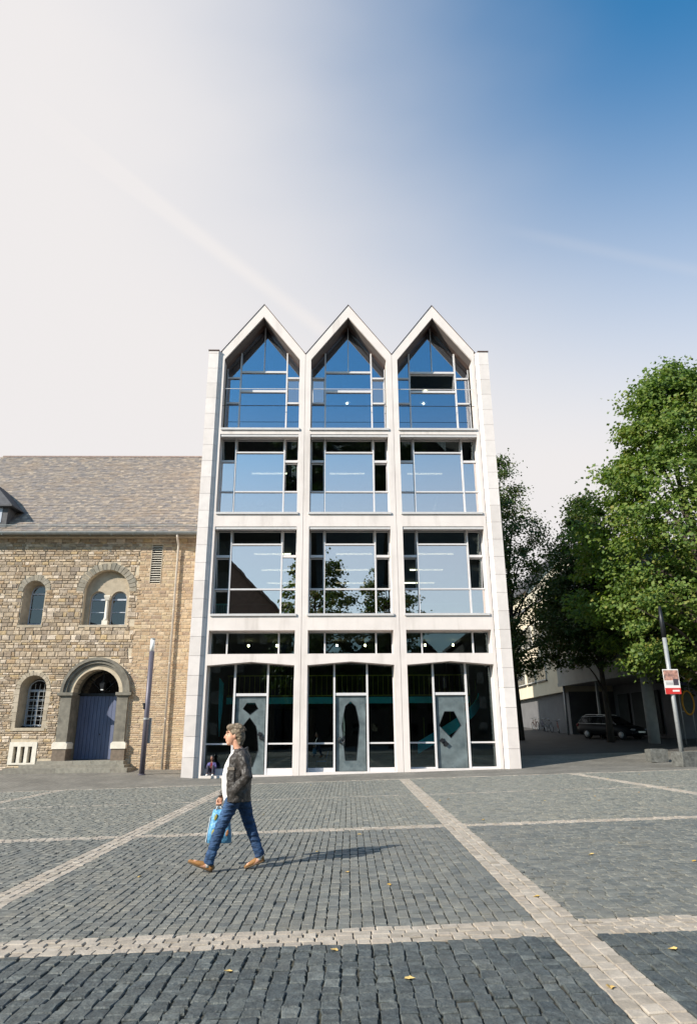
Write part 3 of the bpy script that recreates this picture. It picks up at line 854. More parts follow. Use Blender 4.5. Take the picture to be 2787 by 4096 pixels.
# lamps inside
def tubelamp(x, y, z, label, grp):
    x, y, z = x*KS-.02, y-.85, z*KS+.043-.01
    t = thing('tube_lamp', (x, y, z), label, 'lamp', grp)
    box(x-1.0, x+1.0, y-.05, y+.05, z-.08, z-.02).build('tube', M_tube, t)
    box(x-1.02, x+1.02, y-.07, y+.07, z-.02, z+.03).build('housing', M_alu, t)
for i, cx in enumerate(BAYS):
    bay = ('left', 'middle', 'right')[i]
    for y, w in ((6.1, 'nearest'), (9.9, 'second'), (13.6, 'farthest')):
        tubelamp(cx+.35, y, 11.46, 'lit ceiling tube, %s row, behind the %s window above the clerestory' % (w, bay), 'ceiling tubes inside the glass building')
    tubelamp(cx, 6.3, 16.44, 'lit ceiling tube seen through the %s window just below the gable' % bay, 'ceiling tubes inside the glass building')
    for x, w in ((cx-.62, 'left'), (cx+.85, 'right')):
        x, yb, zb_ = x*KS-.02, 3.95, 5.98
        t = thing('pendant_bulb', (x, yb, zb_), 'small lit bulb, %s of its pair, behind the %s clerestory window' % (w, bay), 'lamp', 'pendant bulbs in the hall')
        MB().ell((x, yb, zb_), (.05, .05, .06), 10, 7).build('bulb', M_bulb, t, True)
        MB().tube([(x, yb, zb_+.05), (x, yb, 6.23)], .012, 6).build('flex', M_iron, t)
for x, y, z, w in ((0.0, 5.5, 20.6, 'pendant lamp glowing behind the middle gable glass'), (4.6, 5.5, 20.6, 'lower pendant lamp glowing behind the right gable glass'), (4.9, 6.5, 22.0, 'pendant lamp seen through the opened right gable sash')):
    x, y, z = x*KS-.02, y-.85, z*KS+.043
    t = thing('pendant_lamp', (x, y, z), w, 'lamp', 'pendant lamps under the gables')
    MB().ell((x, y, z), (.07, .07, .07), 10, 7).build('globe', M_bulb, t, True)
    MB().tube([(x, y, z+.06), (x, y, z+.9)], .012, 6).build('flex', M_iron, t)
    MB().tube([(x, y, z+.10), (x, y, z+.03)], [.03, .22], 14).build('shade', M_alu, t)
# a few things glimpsed on the upper floor
pg = MB().ell((-4.62, 2.6, 13.22), (.17, .17, .17), 16, 10).build('paper_globe', M_acryl, None, True)
tag(pg, 'round white paper globe behind the lower left pane under the left gable', 'globe')
for (x, dx, w) in ((-.42, .02, 'upright white board leaning behind the middle window below the gables'), (4.42, .22, 'slanted white board leaning behind the right window below the gables')):
    b = MB().add([(x, 2.7, 12.85), (x+.11, 2.7, 12.85), (x+.11+dx, 2.75, 13.65), (x+dx, 2.75, 13.65), (x, 2.73, 12.85), (x+.11, 2.73, 12.85), (x+.11+dx, 2.78, 13.65), (x+dx, 2.78, 13.65)],
                 [(0, 1, 2, 3), (4, 7, 6, 5), (0, 4, 5, 1), (2, 6, 7, 3), (1, 5, 6, 2), (0, 3, 7, 4)]).build('white_board', M_acryl)
    tag(b, w, 'board', 'boards on the upper floor')
print('glass building ready')
# ================================================================== OLD STONE BUILDING
ob = thing('stone_building', (-13.0, 3.0, 0.1), 'old rubble stone building with slate roof, round-arched windows and arched portal', 'building')
WY = 3.0
def arch_poly(cx, z0, zs, r, n=16):
    """outline of a round-headed opening, counter-clockwise from lower left"""
    return [(cx-r, z0), (cx+r, z0)]+[(cx+r*math.cos(math.pi*k/n), zs+r*math.sin(math.pi*k/n)) for k in range(n+1)]
W1 = dict(cx=-15.87, z0=6.93, zs=8.62, r=0.55)          # small upper window
W2 = dict(cx=-12.25, z0=6.92, zs=8.60, r=1.12)          # twin window recess
W3 = dict(cx=-15.27, z0=2.06, zs=3.86, r=0.62)          # barred window
PT = dict(cx=-12.25, z0=-0.2, zs=3.66, r=1.10)          # portal
LV = (-10.13, -9.62, 9.04, 11.04)
VT = (-16.0, -14.72, 0.42, 1.42)
def ap(d): return arch_poly(d['cx'], d['z0'], d['zs'], d['r'])
XL_, XR_ = -21.5, -7.30
holes = [ap(W1), ap(W2), ap(W3), [(LV[0], LV[2]), (LV[1], LV[2]), (LV[1], LV[3]), (LV[0], LV[3])],
         [(VT[0]+.1, VT[2]+.06), (VT[1]-.1, VT[2]+.06), (VT[1]-.1, VT[3]-.2), (VT[0]+.1, VT[3]-.2)]]
pp = ap(PT)
outer = [(XL_, -.4), (pp[0][0], -.4)]+[pp[0]]+pp[2:][::-1]
outer = [(XL_, -.4), (PT['cx']-PT['r'], -.4)]+[(PT['cx']-PT['r']*math.cos(math.pi*k/16), PT['zs']+PT['r']*math.sin(math.pi*k/16)) for k in range(17)]+[(PT['cx']+PT['r'], -.4), (XR_, -.4), (XR_, 11.42), (XL_, 11.42)]
wall = MB().plate(outer, holes, WY, WY+.62).build('stone_wall', M_mortar, ob)
box(XL_, XR_, 4.6, 4.8, -.4, 11.4).build('inner_wall', M_dark, ob)
box(XL_, XL_+.3, 3.63, 14.0, -.4, 11.4).build('end_wall', M_mortar, ob)
# ---- stones: blocked spans of each course around the openings
def blocked(za, zb):
    out = []
    for d, mg in ((W1, .27), (W2, .37), (W3, .20), (PT, .58)):
        z1 = d['zs']+d['r']+mg
        zlo = d['z0'] if d is not PT else -1
        if zb < zlo-.02 or za > z1: continue
        r = d['r']+mg
        if za > d['zs']: r = math.sqrt(max(0, r*r-(za-d['zs'])**2))
        elif d in (W1, W2): r = d['r']+.03
        out.append((d['cx']-r, d['cx']+r))
    for (x0, x1, z0, z1), mg in ((LV, .02), (VT, .01)):
        if zb > z0-.005 and za < z1+.005: out.append((x0-mg, x1+mg))
    if za < .62: out.append((-15.15, -10.35))
    return sorted(out)
stones = []
def course_fill(x0, x1, hfun, wfun, kind):
    z = -0.05
    while z < 11.34:
        h = hfun(z); z1 = min(z+h, 11.36)
        bl = blocked(z, z1)
        x = x0+rnd.uniform(-.15, 0) if kind == 'rubble' else x0
        edge = x1+(rnd.uniform(-.25, .25) if kind == 'rubble' else 0)
        while x < edge:
            w = wfun(z); xe = min(x+w, edge)
            segs = [(x, xe)]
            for a, b in bl:
                nx = []
                for p, q in segs:
                    if b <= p or a >= q: nx.append((p, q)); continue
                    if a > p: nx.append((p, a))
                    if b < q: nx.append((b, q))
                segs = nx
            for p, q in segs:
                if q-p > .05: stones.append((p, q, z, z1, kind))
            x = xe
        z = z1
edge_x = -10.75
course_fill(XL_+.1, edge_x, lambda z: rnd.choice((.10, .12, .14, .16, .18, .21, .25)) if z > 5 else rnd.choice((.08, .10, .11, .13, .15)), lambda z: rnd.uniform(.13, .48), 'rubble')
stones_r = len(stones)
course_fill(edge_x+.02, XR_, lambda z: rnd.uniform(.075, .11) if z < 4.5 else rnd.uniform(.12, .2), lambda z: rnd.uniform(.2, .46) if z < 4.5 else rnd.uniform(.22, .5), 'coursed')
def stone_verts(w, h, kind):
    """unit-free stone seen from the front: jittered outline, chamfered face"""
    j = .012 if kind == 'rubble' else .006
    gp = .011 if kind == 'rubble' else .012
    d = rnd.uniform(.018, .05) if kind == 'rubble' else rnd.uniform(.010, .022)
    c = [(-w/2+gp, -h/2+gp), (w/2-gp, -h/2+gp), (w/2-gp, h/2-gp), (-w/2+gp, h/2-gp)]
    c = [(a+rnd.uniform(-j, j), b+rnd.uniform(-j*.7, j*.7)) for a, b in c]
    ch = min(.016, w*.2, h*.2)
    f = [(a-math.copysign(ch*rnd.uniform(.6, 1.6), a), b-math.copysign(ch*rnd.uniform(.6, 1.6), b)) for a, b in c]
    return [(a, .02, b) for a, b in c]+[(a, -d*.55, b) for a, b in c]+[(a, -d+rnd.uniform(-.006, .006), b) for a, b in f]
STF = [(k, (k+1) % 4, 4+(k+1) % 4, 4+k) for k in range(4)]+[(4+k, 4+(k+1) % 4, 8+(k+1) % 4, 8+k) for k in range(4)]+[(8, 9, 10, 11)]
order = sorted([i for i, s in enumerate(stones) if vis((s[0]+s[1])/2, WY, (s[2]+s[3])/2) and s[0] > -18.6], key=lambda i: -(stones[i][1]-stones[i][0])*(stones[i][3]-stones[i][2]))
single = set(order[:300])
bulk = {'rubble': MB(), 'coursed': MB()}
lib = {}
for i, (x0, x1, z0, z1, kind) in enumerate(stones):
    w, h = x1-x0, z1-z0
    c = ((x0+x1)/2, WY, (z0+z1)/2)
    if i in single:
        key = (kind, round(w*20), round(h*40))
        if key not in lib or len(lib[key]) < 2:
            me = bpy.data.meshes.new('stone'); me.from_pydata(stone_verts(w, h, kind), [], STF)
            me.materials.append(M_stone if kind == 'rubble' else M_brown)
            lib.setdefault(key, []).append((me, w, h))
        me, lw, lh = rnd.choice(lib[key])
        o = obj('stone', me, None, wall); o.location = c; o.scale = (w/lw, 1, h/lh)
    else:
        bulk[kind].add([(a+c[0], b+c[1], d+c[2]) for a, b, d in stone_verts(w, h, kind)], STF)
for k, m in (('rubble', M_stone), ('coursed', M_brown)):
    o = bulk[k].build('small_wall_stones', m, wall); o['kind'] = 'stuff'
print('wall stones', len(stones))
# ---- arch stones, reveals and glazing
def voussoirs(d, r0, r1, n, parent, m, proud, a0=0, a1=180):
    for k in range(n):
        t0, t1 = R(a0+(a1-a0)*k/n)+.012, R(a0+(a1-a0)*(k+1)/n)-.012
        rr = r1+rnd.uniform(-.05, .04)
        q = [(d['cx']+r_*math.cos(t), d['zs']+r_*math.sin(t)) for r_, t in ((r0, t0), (rr, t0), (rr, t1), (r0, t1))]
        MB().prism(q[::-1], WY-proud-rnd.uniform(0, .012), WY+.05).build('arch_stone', m, parent)
def arch_ring(cx, zs, r0, r1, y0, y1, z0=None, n=28):
    """half ring with straight legs down to z0"""
    o_ = [(cx+r1*math.cos(math.pi*k/n), zs+r1*math.sin(math.pi*k/n)) for k in range(n+1)]
    i_ = [(cx+r0*math.cos(math.pi*k/n), zs+r0*math.sin(math.pi*k/n)) for k in range(n+1)]
    if z0 is not None and z0 < zs:
        o_ = [(cx+r1, z0)]+o_+[(cx-r1, z0)]; i_ = [(cx+r0, z0)]+i_+[(cx-r0, z0)]
    m_ = MB(); k = len(o_)
    vs = [(p[0], y0, p[1]) for p in o_]+[(p[0], y0, p[1]) for p in i_]+[(p[0], y1, p[1]) for p in o_]+[(p[0], y1, p[1]) for p in i_]
    fs = []
    for a in range(k-1):
        fs += [(a, a+k, a+1+k, a+1), (2*k+a, 2*k+a+1, 3*k+a+1, 3*k+a), (a, a+1, 2*k+a+1, 2*k+a), (k+a, 3*k+a, 3*k+a+1, k+a+1)]
    fs += [(0, 2*k, 3*k, k), (k-1, 2*k-1, 4*k-1, 3*k-1)]
    return m_.add(vs, fs)
def splay(d, r_in, y0, y1, dx=0, n=20):
    """stone reveal narrowing from the wall face to the glazing"""
    def prof(r_, zz0, cx): return [(cx-r_, zz0)]+[(cx-r_*math.cos(math.pi*k/n), d['zs']+r_*math.sin(math.pi*k/n)) for k in range(n+1)]+[(cx+r_, zz0)]
    a, b = prof(d['r']-.002, d['z0'], d['cx']), prof(r_in, d['z0']+.1, d['cx']+dx)
    k = len(a)
    vs = [(p[0], y0, p[1]) for p in a]+[(p[0], y1, p[1]) for p in b]+[(p[0], y1+.1, p[1]) for p in b]+[(p[0]+(p[0]-d['cx'])*.001, y1+.1, p[1]) for p in a]
    fs = [(i, i+1, k+i+1, k+i) for i in range(k-1)]+[(k+i, k+i+1, 2*k+i+1, 2*k+i) for i in range(k-1)]
    return MB().add(vs, fs)
def arched_window(cx, z0, zs, r, y, nbar=1):
    """wooden round-headed casement: frame with transom at the springing, glazing bar, panes"""
    t = .055
    w = arch_ring(cx, zs, r-t, r, y-.03, y+.04, z0).build('window', M_wood, ob)
    MB().box(cx-r+t, cx+r-t, y-.028, y+.038, z0, z0+t).build('bottom_rail', M_wood, w)
    MB().box(cx-r+t, cx+r-t, y-.035, y+.045, zs-.05, zs+.035).build('transom', M_wood, w)
    hh = (zs-.05-z0-t)/(nbar+1)
    for k in range(nbar):
        MB().box(cx-r+t, cx+r-t, y-.025, y+.03, z0+t+hh*(k+1)-.02, z0+t+hh*(k+1)+.02).build('glazing_bar', M_wood, w)
    for k in range(nbar+1):
        MB().box(cx-r+t, cx+r-t, y, y+.006, z0+t+hh*k+.021, z0+t+hh*(k+1)-.021).build('pane', G_old, w)
    q = [(cx+(r-t)*math.cos(math.pi*k/14), zs+.036+(r-t)*.93*math.sin(math.pi*k/14)) for k in range(15)]
    MB().prism(q, y, y+.006).build('pane', G_old, w)
    return w
voussoirs(W1, .56, .84, 11, wall, M_vous, .03)
splay(W1, .42, WY-.005, WY+.55, .04).build('window_reveal', M_buff, ob)
arched_window(W1['cx']+.04, W1['z0']+.10, W1['zs']-.02, .42, WY+.60)
box(W1['cx']-.62, W1['cx']+.62, WY-.05, WY+.62, 6.80, 6.93).build('window_sill', M_buff, ob)
for s in (-1, 1):
    for k in range(4):
        hh = .42
        x0, x1 = sorted((W1['cx']+s*.552, W1['cx']+s*(.75 if k % 2 else .95)))
        if s < 0 or k in (1, 3): pass
# twin window: recess with a stone panel holding two lights and a colonnette
voussoirs(W2, 1.13, 1.50, 19, wall, M_vous, .03)
lights = (-12.74, -11.70)
panel = MB().plate(arch_poly(W2['cx'], W2['z0']-.02, W2['zs'], 1.119), [arch_poly(c, 6.95, 8.28, .40, 14) for c in lights], WY+.30, WY+.60)
panel.build('tympanum', M_buff, ob)
for c in lights:
    arched_window(c, 6.96, 8.28, .395, WY+.50)
cl = MB()
cl.tube([(-12.22, WY+.17, 7.15), (-12.22, WY+.17, 7.22), (-12.22, WY+.17, 7.28), (-12.22, WY+.17, 8.12), (-12.22, WY+.17, 8.2)], [.13, .12, .085, .08, .09], 14)
c0 = cl.build('colonnette', M_white, ob, True)
box(-12.36, -12.08, WY+.03, WY+.29, 6.93, 7.15).build('base', M_white, c0)
MB().rings([[(-12.22+a*q, WY+.16+b*q, zz) for a, b in ((-1, -1), (1, -1), (1, 1), (-1, 1))] for q, zz in ((.09, 8.18), (.15, 8.36), (.15, 8.42))]).build('capital', M_white, c0)
box(W2['cx']-1.2, W2['cx']+1.2, WY-.05, WY+.31, 6.80, 6.918).build('window_sill', M_buff, ob)
# barred window with broad buff surround
ww3 = splay(W3, .50, WY-.035, WY+.52, .05).build('window_reveal', M_buff, ob)
n3 = 13
voussoirs(W3, .63, .83, n3, wall, M_buff, .025)
for s in (-1, 1):
    z = 2.0
    while z < 3.84:
        z1 = min(z+rnd.uniform(.28, .45), 3.84)
        x0, x1 = sorted((W3['cx']+s*.625, W3['cx']+s*(.83+rnd.uniform(-.05, .1))))
        box(x0, x1, WY-.03, WY+.05, z, z1-.012).build('jamb_stone', M_buff, wall); z = z1
w = arched_window(W3['cx']+.05, W3['z0']+.08, W3['zs']-.05, .50, WY+.57, 3)
MB().box(W3['cx']+.05-.045, W3['cx']+.05+.045, WY+.535, WY+.60, 2.2, 3.75).build('centre_post', M_wood, w)
gr = MB()
for k in range(4): gr.tube([(W3['cx']-.30+.22*k, WY+.42, 2.1), (W3['cx']-.30+.22*k, WY+.42, 4.12)], .013, 6)
for k in range(8): gr.tube([(W3['cx']-.46, WY+.42, 2.2+.22*k), (W3['cx']+.50, WY+.42, 2.2+.22*k)], .010, 6)
gr.build('iron_grille', M_galv, w)
box(W3['cx']-.8, W3['cx']+.8, WY-.05, WY+.6, 1.92, 2.06).build('window_sill', M_buff, ob)
# cellar vent: pale stone block with three slots
vb = MB().plate([(VT[0], VT[2]), (VT[1], VT[2]), (VT[1], VT[3]), (VT[0], VT[3])],
                [[(a, .50), (a+.19, .50), (a+.19, 1.22), (a, 1.22)] for a in (-15.80, -15.46, -15.12)], WY-.05, WY+.25).build('cellar_vent', M_white, ob)
box(VT[0]+.11, VT[1]-.11, WY+.40, WY+.44, .49, 1.22).build('vent_back', M_dark, vb)
# louvre
lv = MB().box(LV[0]-.04, LV[0], WY-.03, WY+.2, LV[2], LV[3]).build('louvre', M_buff, ob)
MB().box(LV[1], LV[1]+.04, WY-.03, WY+.2, LV[2], LV[3]).build('louvre_jamb', M_buff, lv)
for k in range(16):
    z = LV[2]+.06+k*(LV[3]-LV[2]-.06)/16
    MB().prism([(WY-.02, z), (WY+.14, z+.075), (WY+.14, z+.095), (WY-.02, z+.02)], LV[0]+.005, LV[1]-.005, 'x').build('slat', M_white, lv)
box(LV[0], LV[1], WY+.3, WY+.32, LV[2], LV[3]).build('louvre_back', M_dark, lv)
# ---- portal
po = arch_ring(PT['cx'], PT['zs'], 1.52, 1.66, WY-.20, WY+.02).build('portal', M_portal, ob)
for r0, r1, ya in ((1.38, 1.52, .12), (1.28, 1.385, .04), (1.19, 1.285, -.05), (1.10, 1.195, -.14)):
    arch_ring(PT['cx'], PT['zs'], r0, r1, WY-ya, WY+.60-ya*.1).build('archivolt', M_portal, po)
for s in (-1, 1):
    def bx(a, b, y0, y1, z0, z1, nm, m):
        x0, x1 = sorted((PT['cx']+s*a, PT['cx']+s*b))
        return box(x0, x1, y0, y1, z0, z1).build(nm, m, po)
    bx(1.08, 1.60, WY-.16, WY+.61, 1.38, 3.46, 'pilaster', M_portal)
    bx(1.02, 1.76, WY-.26, WY+.50, 3.52, 3.66, 'impost', M_portal)
    bx(1.06, 1.66, WY-.19, WY+.48, 3.46, 3.52, 'impost_neck', M_portal)
    x0, x1 = PT['cx']+s*1.01, PT['cx']+s*1.72
    y0 = WY-.25
    q = [(x0, 1.10), (x1, 1.10), (x1, 1.33), (x1-s*.08, 1.41), (x0+s*.08, 1.41), (x0, 1.33)]
    MB().prism(q if s > 0 else q[::-1], y0, WY+.55).build('white_block', M_white, po)
    bx(1.05, 1.68, WY-.21, WY+.56, .58, 1.097, 'plinth', M_plinth)
DY_ = WY+1.0
for s in (-1, 1):   # deep inner jambs
    x0, x1 = sorted((PT['cx']+s*1.10, PT['cx']+s*1.45))
    box(x0, x1, WY+.625, DY_+.2, .58, 3.6).build('inner_jamb', M_portal, po)
arch_ring(PT['cx'], PT['zs'], 1.10, 1.4, WY+.625, DY_+.2).build('inner_vault', M_portal, po)
dr = box(PT['cx']-1.10, PT['cx']+1.10, DY_+.02, DY_+.06, .585, 3.55).build('plank_door', M_plank, ob)
dr['label'] = 'blue-grey plank door, half in shade'
npl = 12
for k in range(npl):
    x0 = PT['cx']-1.09+k*2.18/npl
    box(x0+.007, x0+2.18/npl-.007, DY_-.015, DY_+.022, .60, 3.54).build('plank', M_plank, dr)
box(PT['cx']-1.10, PT['cx']+1.10, DY_-.05, DY_+.07, 3.55, 3.68).build('door_head', M_iron, dr)
MB().ell((PT['cx']+.06, DY_-.05, 1.75), (.03, .05, .03)).build('door_knob', M_iron, dr)
q = [(PT['cx']+1.10*math.cos(math.pi*k/20), 3.69+1.07*math.sin(math.pi*k/20)) for k in range(21)]
fl = MB().prism(q, DY_+.03, DY_+.04).build('fanlight', G_old, po)
for a in (45, 90, 135):
    MB().tube([(PT['cx'], DY_+.02, 3.70), (PT['cx']+1.05*math.cos(R(a)), DY_+.02, 3.70+1.04*math.sin(R(a)))], .02, 6).build('fanlight_bar', M_iron, fl)
# steps
zs0 = g(-12.5, 2.2)
for k, (x0, x1, yd) in enumerate(((-15.6, -10.05, 1.35), (-15.05, -10.30, .98), (-14.45, -10.45, .60))):
    za = zs0-.1 if k == 0 else zs0+.02+k*.135-.02
    zb_ = zs0+.02+(k+1)*.135 if k < 2 else .58
    n_ = 4
    cuts = [x0]+sorted(rnd.uniform(x0+.5+(x1-x0)*i_/n_, x0+(x1-x0)*(i_+.8)/n_) for i_ in range(1, n_))+[x1]
    st = None
    for i_ in range(n_):
        b = box(cuts[i_]+.004, cuts[i_+1]-.004, WY-yd, WY-.006 if k < 2 else WY+.95, za, zb_)
        if i_ == 0: st = b.build('stone_step', M_step, ob)
        else: b.build('step_stone', M_step, st)
lt = thing('hanging_lantern', (PT['cx']+.05, WY+.55, 3.9), 'small dark lantern hanging under the portal arch', 'lantern')
x, y = PT['cx']+.10, WY+.55
MB().rings([[(x+a*q, y+b*q, z) for a, b in ((-1, -1), (1, -1), (1, 1), (-1, 1))] for q, z in ((.07, 3.86), (.11, 4.10), (.13, 4.12), (.02, 4.25))]).build('lantern_body', M_iron, lt)
MB().tube([(x, y, 4.25), (x, y, 4.755)], .012, 6).build('chain', M_iron, lt)
MB().rings([[(x+a*q, y+b*q, z) for a, b in ((-1, -1), (1, -1), (1, 1), (-1, 1))] for q, z in ((.055, 3.80), (.06, 3.858))]).build('lantern_glass', M_acryl, lt)

# ---- roof
EY, EZ, RY, RZ = 2.52, 11.60, 8.70, 18.40
sl = math.hypot(RY-EY, RZ-EZ); uy, uz = (RY-EY)/sl, (RZ-EZ)/sl; ny, nz = -uz, uy
deck = MB().prism([(EY, EZ-.03), (RY, RZ-.03), (RY+6.0, EZ-.03)], XL_-.1, XR_-.01, 'x').build('roof', M_slated, ob)
def slate(w, l):
    """one slate lying up the slope, its lower edge lifted: x across, y up the slope, z out"""
    t = .012
    return [(-w/2, 0, t*.4), (w/2, 0, t*.4), (w/2, 0, t*1.7), (-w/2, 0, t*1.7), (-w/2, l, .002), (w/2, l, .002)], [(0, 1, 2, 3), (3, 2, 5, 4), (1, 5, 2), (0, 3, 4)]
MR = Matrix(((1, 0, 0), (0, uy, ny), (0, uz, nz)))
rows = int(sl/.175)
cand = []
for r in range(rows):
    s0 = r*.175
    x = XL_-.05-(r % 2)*.12
    while x < XR_-.02:
        w_ = rnd.uniform(.17, .30); x1 = min(x+w_, XR_-.02)
        if x1-x > .05: cand.append(((x+x1)/2, s0, x1-x))
        x = x1
lib = {}
bulk = MB()
seen = [c for c in cand if c[0] > -18.3 and vis(c[0], EY+uy*c[1], EZ+uz*c[1])]
pick = set(seen[:300])
for c in cand:
    p = Vector((c[0], EY+uy*(c[1]-.03), EZ+uz*(c[1]-.03)))
    lift = rnd.uniform(0, .012); tw = rnd.uniform(-.03, .03)
    if c in pick:
        key = round(c[2]*50)
        if key not in lib:
            v, f = slate(c[2]-.006, .21); me = bpy.data.meshes.new('slate'); me.from_pydata(v, [], f); me.materials.append(M_slate); lib[key] = me
        o = obj('slate', lib[key], None, deck)
        o.matrix_local = Matrix.Translation(p+Vector((0, ny, nz))*lift) @ MR.to_4x4() @ Matrix.Rotation(tw, 4, 'Z')
    else:
        v, f = slate(c[2]-.006, .21)
        bulk.add([p+MR @ Vector((a-tw*b*.5, b, cc+lift)) for a, b, cc in v], f)
o = bulk.build('upper_slates', M_slate, deck); o['kind'] = 'stuff'
M_ridge = mat('pinkish_ridge_tile', (0.29, 0.215, 0.185), 0.85, 0.2, 5, 0.3, 30)
for k in range(29):
    xa = XL_+k*.49
    MB().rings([[(xx, RY+.13*math.cos(t), RZ-.05+.10*math.sin(t)) for t in np.linspace(-.3, math.pi+.3, 8)] for xx in (xa, min(xa+.482, XR_-.02))]).build('ridge_tile', M_ridge, deck)
# gutter, snow guard, downpipe
gt = MB().rings([[(xx, 2.42+.13*math.cos(t), 11.56+.13*math.sin(t)) for t in np.linspace(math.pi, 2*math.pi, 9)]+[(xx, 2.42+.115*math.cos(t), 11.56+.115*math.sin(t)) for t in np.linspace(2*math.pi, math.pi, 9)] for xx in (XL_-.1, XR_-.015)]).build('gutter', M_zinc, ob)
MB().tube([(XL_, 2.29, 11.56), (XR_-.02, 2.29, 11.56)], .016, 6).build('gutter_bead', M_zinc, gt)
for k in range(13):
    x = -20.9+k*1.1
    MB().box(x-.015, x+.015, 2.27, 2.56, 11.40, 11.43).build('gutter_bracket', M_zinc, gt)
MB().box(XL_, XR_-.01, 2.62, WY+.3, 11.36, 11.50).build('eaves_board', M_buff, ob)
sg = MB()
for s_ in (.38, .52): sg.tube([(XL_, EY+uy*s_+ny*.13, EZ+uz*s_+nz*.13), (XR_-.02, EY+uy*s_+ny*.13, EZ+uz*s_+nz*.13)], .014, 6)
so = sg.build('snow_guard', M_zinc, ob)
for k in range(12):
    x = -20.6+k*1.15
    MB().tube([(x, EY+uy*.36+ny*.02, EZ+uz*.36+nz*.02), (x, EY+uy*.52+ny*.16, EZ+uz*.52+nz*.16)], .012, 6).build('guard_bracket', M_zinc, so)
dp_ = MB().tube([(-8.78, 2.42, 11.44), (-8.78, 2.45, 11.30), (-8.78, 2.80, 11.02), (-8.78, 2.84, 10.9), (-8.78, 2.84, .05)], .058, 12).build('downpipe', M_pipe, ob, True)
for z in (10.2, 7.6, 5.0, 2.4):
    MB().tube([(-8.78, 2.84, z), (-8.78, 2.84, z+.05)], .068, 12).build('pipe_collar', M_pipe, dp_)
    MB().tube([(-8.78, 2.9, z+.025), (-8.78, 3.02, z+.025)], .014, 6).build('pipe_bracket', M_iron, dp_)
# lightning rod wire on the slope
MB().tube([(-8.05, EY+uy*1.0+ny*.05, EZ+uz*1.0+nz*.05), (-7.75, EY+uy*2.6+ny*.05, EZ+uz*2.6+nz*.05), (-7.40, EY+uy*4.6+ny*.05, EZ+uz*4.6+nz*.05)], .010, 5).build('lightning_wire', M_pipe, ob)
# corbels and eaves stones under the gutter
for k in range(30):
    x = -21.2+k*.46
    if x > -7.7: break
    box(x, x+.43, WY-.09-rnd.uniform(0, .02), WY-.02, 11.18, 11.355).build('eaves_stone', M_stone, wall)
# dormer at the left edge
dm = MB().prism([(2.78, 11.9), (2.78, 13.10), (3.82, 13.10)], -20.6, -17.72, 'x').build('dormer', M_slated, deck)
apx = (-19.15, 4.9, 14.75)
e0, e1, ey, ez = -20.95, -17.45, 2.52, 13.02
MB().add([(e0, ey, ez), (e1, ey, ez), (e1+.12, 4.1, ez+.02), (e0-.12, 4.1, ez+.02), apx, (e0, ey, ez+.08), (e1, ey, ez+.08), (-19.15, 3.6, 14.75), (-19.15, 5.2, 14.75)],
         [(0, 1, 2, 3), (5, 6, 7), (6, 2, 8, 7), (5, 7, 8, 3), (0, 5, 6, 1), (1, 6, 2), (0, 3, 5), (2, 3, 8)]).build('dormer_roof', M_slated, dm)
MB().box(-20.3, -18.0, 2.76, 2.779, 12.2, 13.0).build('dormer_window', M_wood, dm)

# ================================================================== LAMP POST
lx, ly = -9.08, 0.55
lz = g(lx, ly)-.02
lp = thing('lamp_post', (lx, ly, lz), 'tall mauve-grey cylindrical street lamp with frosted top in front of the stone wall', 'street lamp')
MB().tube([(lx, ly, lz), (lx, ly, 5.32)], .115, 20).build('post', M_mauve, lp, True)
MB().tube([(lx, ly, 5.32), (lx, ly, 5.86)], .105, 20).build('lamp_cylinder', M_acryl, lp, True)
MB().tube([(lx, ly, 5.86), (lx, ly, 5.90), (lx, ly, 5.93)], [.12, .12, .05], 20).build('lamp_cap', M_galv, lp)
MB().tube([(lx, ly, 2.34), (lx, ly, 2.42)], .128, 20).build('collar', M_galv, lp)
MB().box(lx-.13, lx+.20, ly+.10, ly+.24, 1.35, 2.42).build('notice_board', M_galv, lp)
MB().box(lx-.16, lx-.10, ly-.11, ly+.03, 2.78, 3.05).box(lx-.20, lx-.161, ly-.06, ly-.02, 2.95, 3.06).build('loudspeaker', M_black, lp)
MB().tube([(lx, ly, lz), (lx, ly, lz+.05)], .16, 20).build('base_ring', M_mauve, lp)
print('stone building ready')
# ================================================================== OFFICE BLOCK UP THE SIDE STREET
M_off = mat('grey_render', (0.36, 0.36, 0.34), 0.9, 0.08, 1.2, 0.2, 30, dirt=((0.22, 0.22, 0.2), 0.5, 0.35))
M_cream = mat('cream_render', (0.62, 0.55, 0.42), 0.9, 0.06, 1.5, 0.2, 30)
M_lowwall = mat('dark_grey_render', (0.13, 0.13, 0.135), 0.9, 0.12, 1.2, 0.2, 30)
M_col = mat('grey_column', (0.33, 0.34, 0.33), 0.85, 0.1, 3, 0.2, 30)
M_frame = mat('white_window_frame', (0.6, 0.6, 0.58), 0.5, 0.05, 5, 0)
of = thing('office_block', (22, 16, 1.2), 'grey office block raised on columns behind the parked car', 'building')
fp = [(16.45, 22.3), (17.85, 10.4), (34, 11.6), (34, 22.3)]
up = MB().prism(fp, 5.12, 13.2, 'z').build('upper_storeys', M_off, of)
def face_pt(t, out=0.0):      # along the street face, t from the far end
    a, b = Vector((16.45, 22.3)), Vector((17.85, 10.4))
    d = (b-a).normalized(); n_ = Vector((d.y, -d.x))*-1
    if n_.x > 0: n_ = -n_
    p = a+d*t+n_*out
    return p
def face_box(t0, t1, z0, z1, o0, o1, nm, m, par):
    q = [face_pt(t0, o0), face_pt(t1, o0), face_pt(t1, o1), face_pt(t0, o1)]
    return MB().prism([(p.x, p.y) for p in q], z0, z1, 'z').build(nm, m, par)
face_box(0, 11.98, 5.06, 5.30, .003, .06, 'fascia', M_col, up)
face_box(10.9, 11.97, 5.31, 13.2, .003, .05, 'corner_pier', M_cream, up)
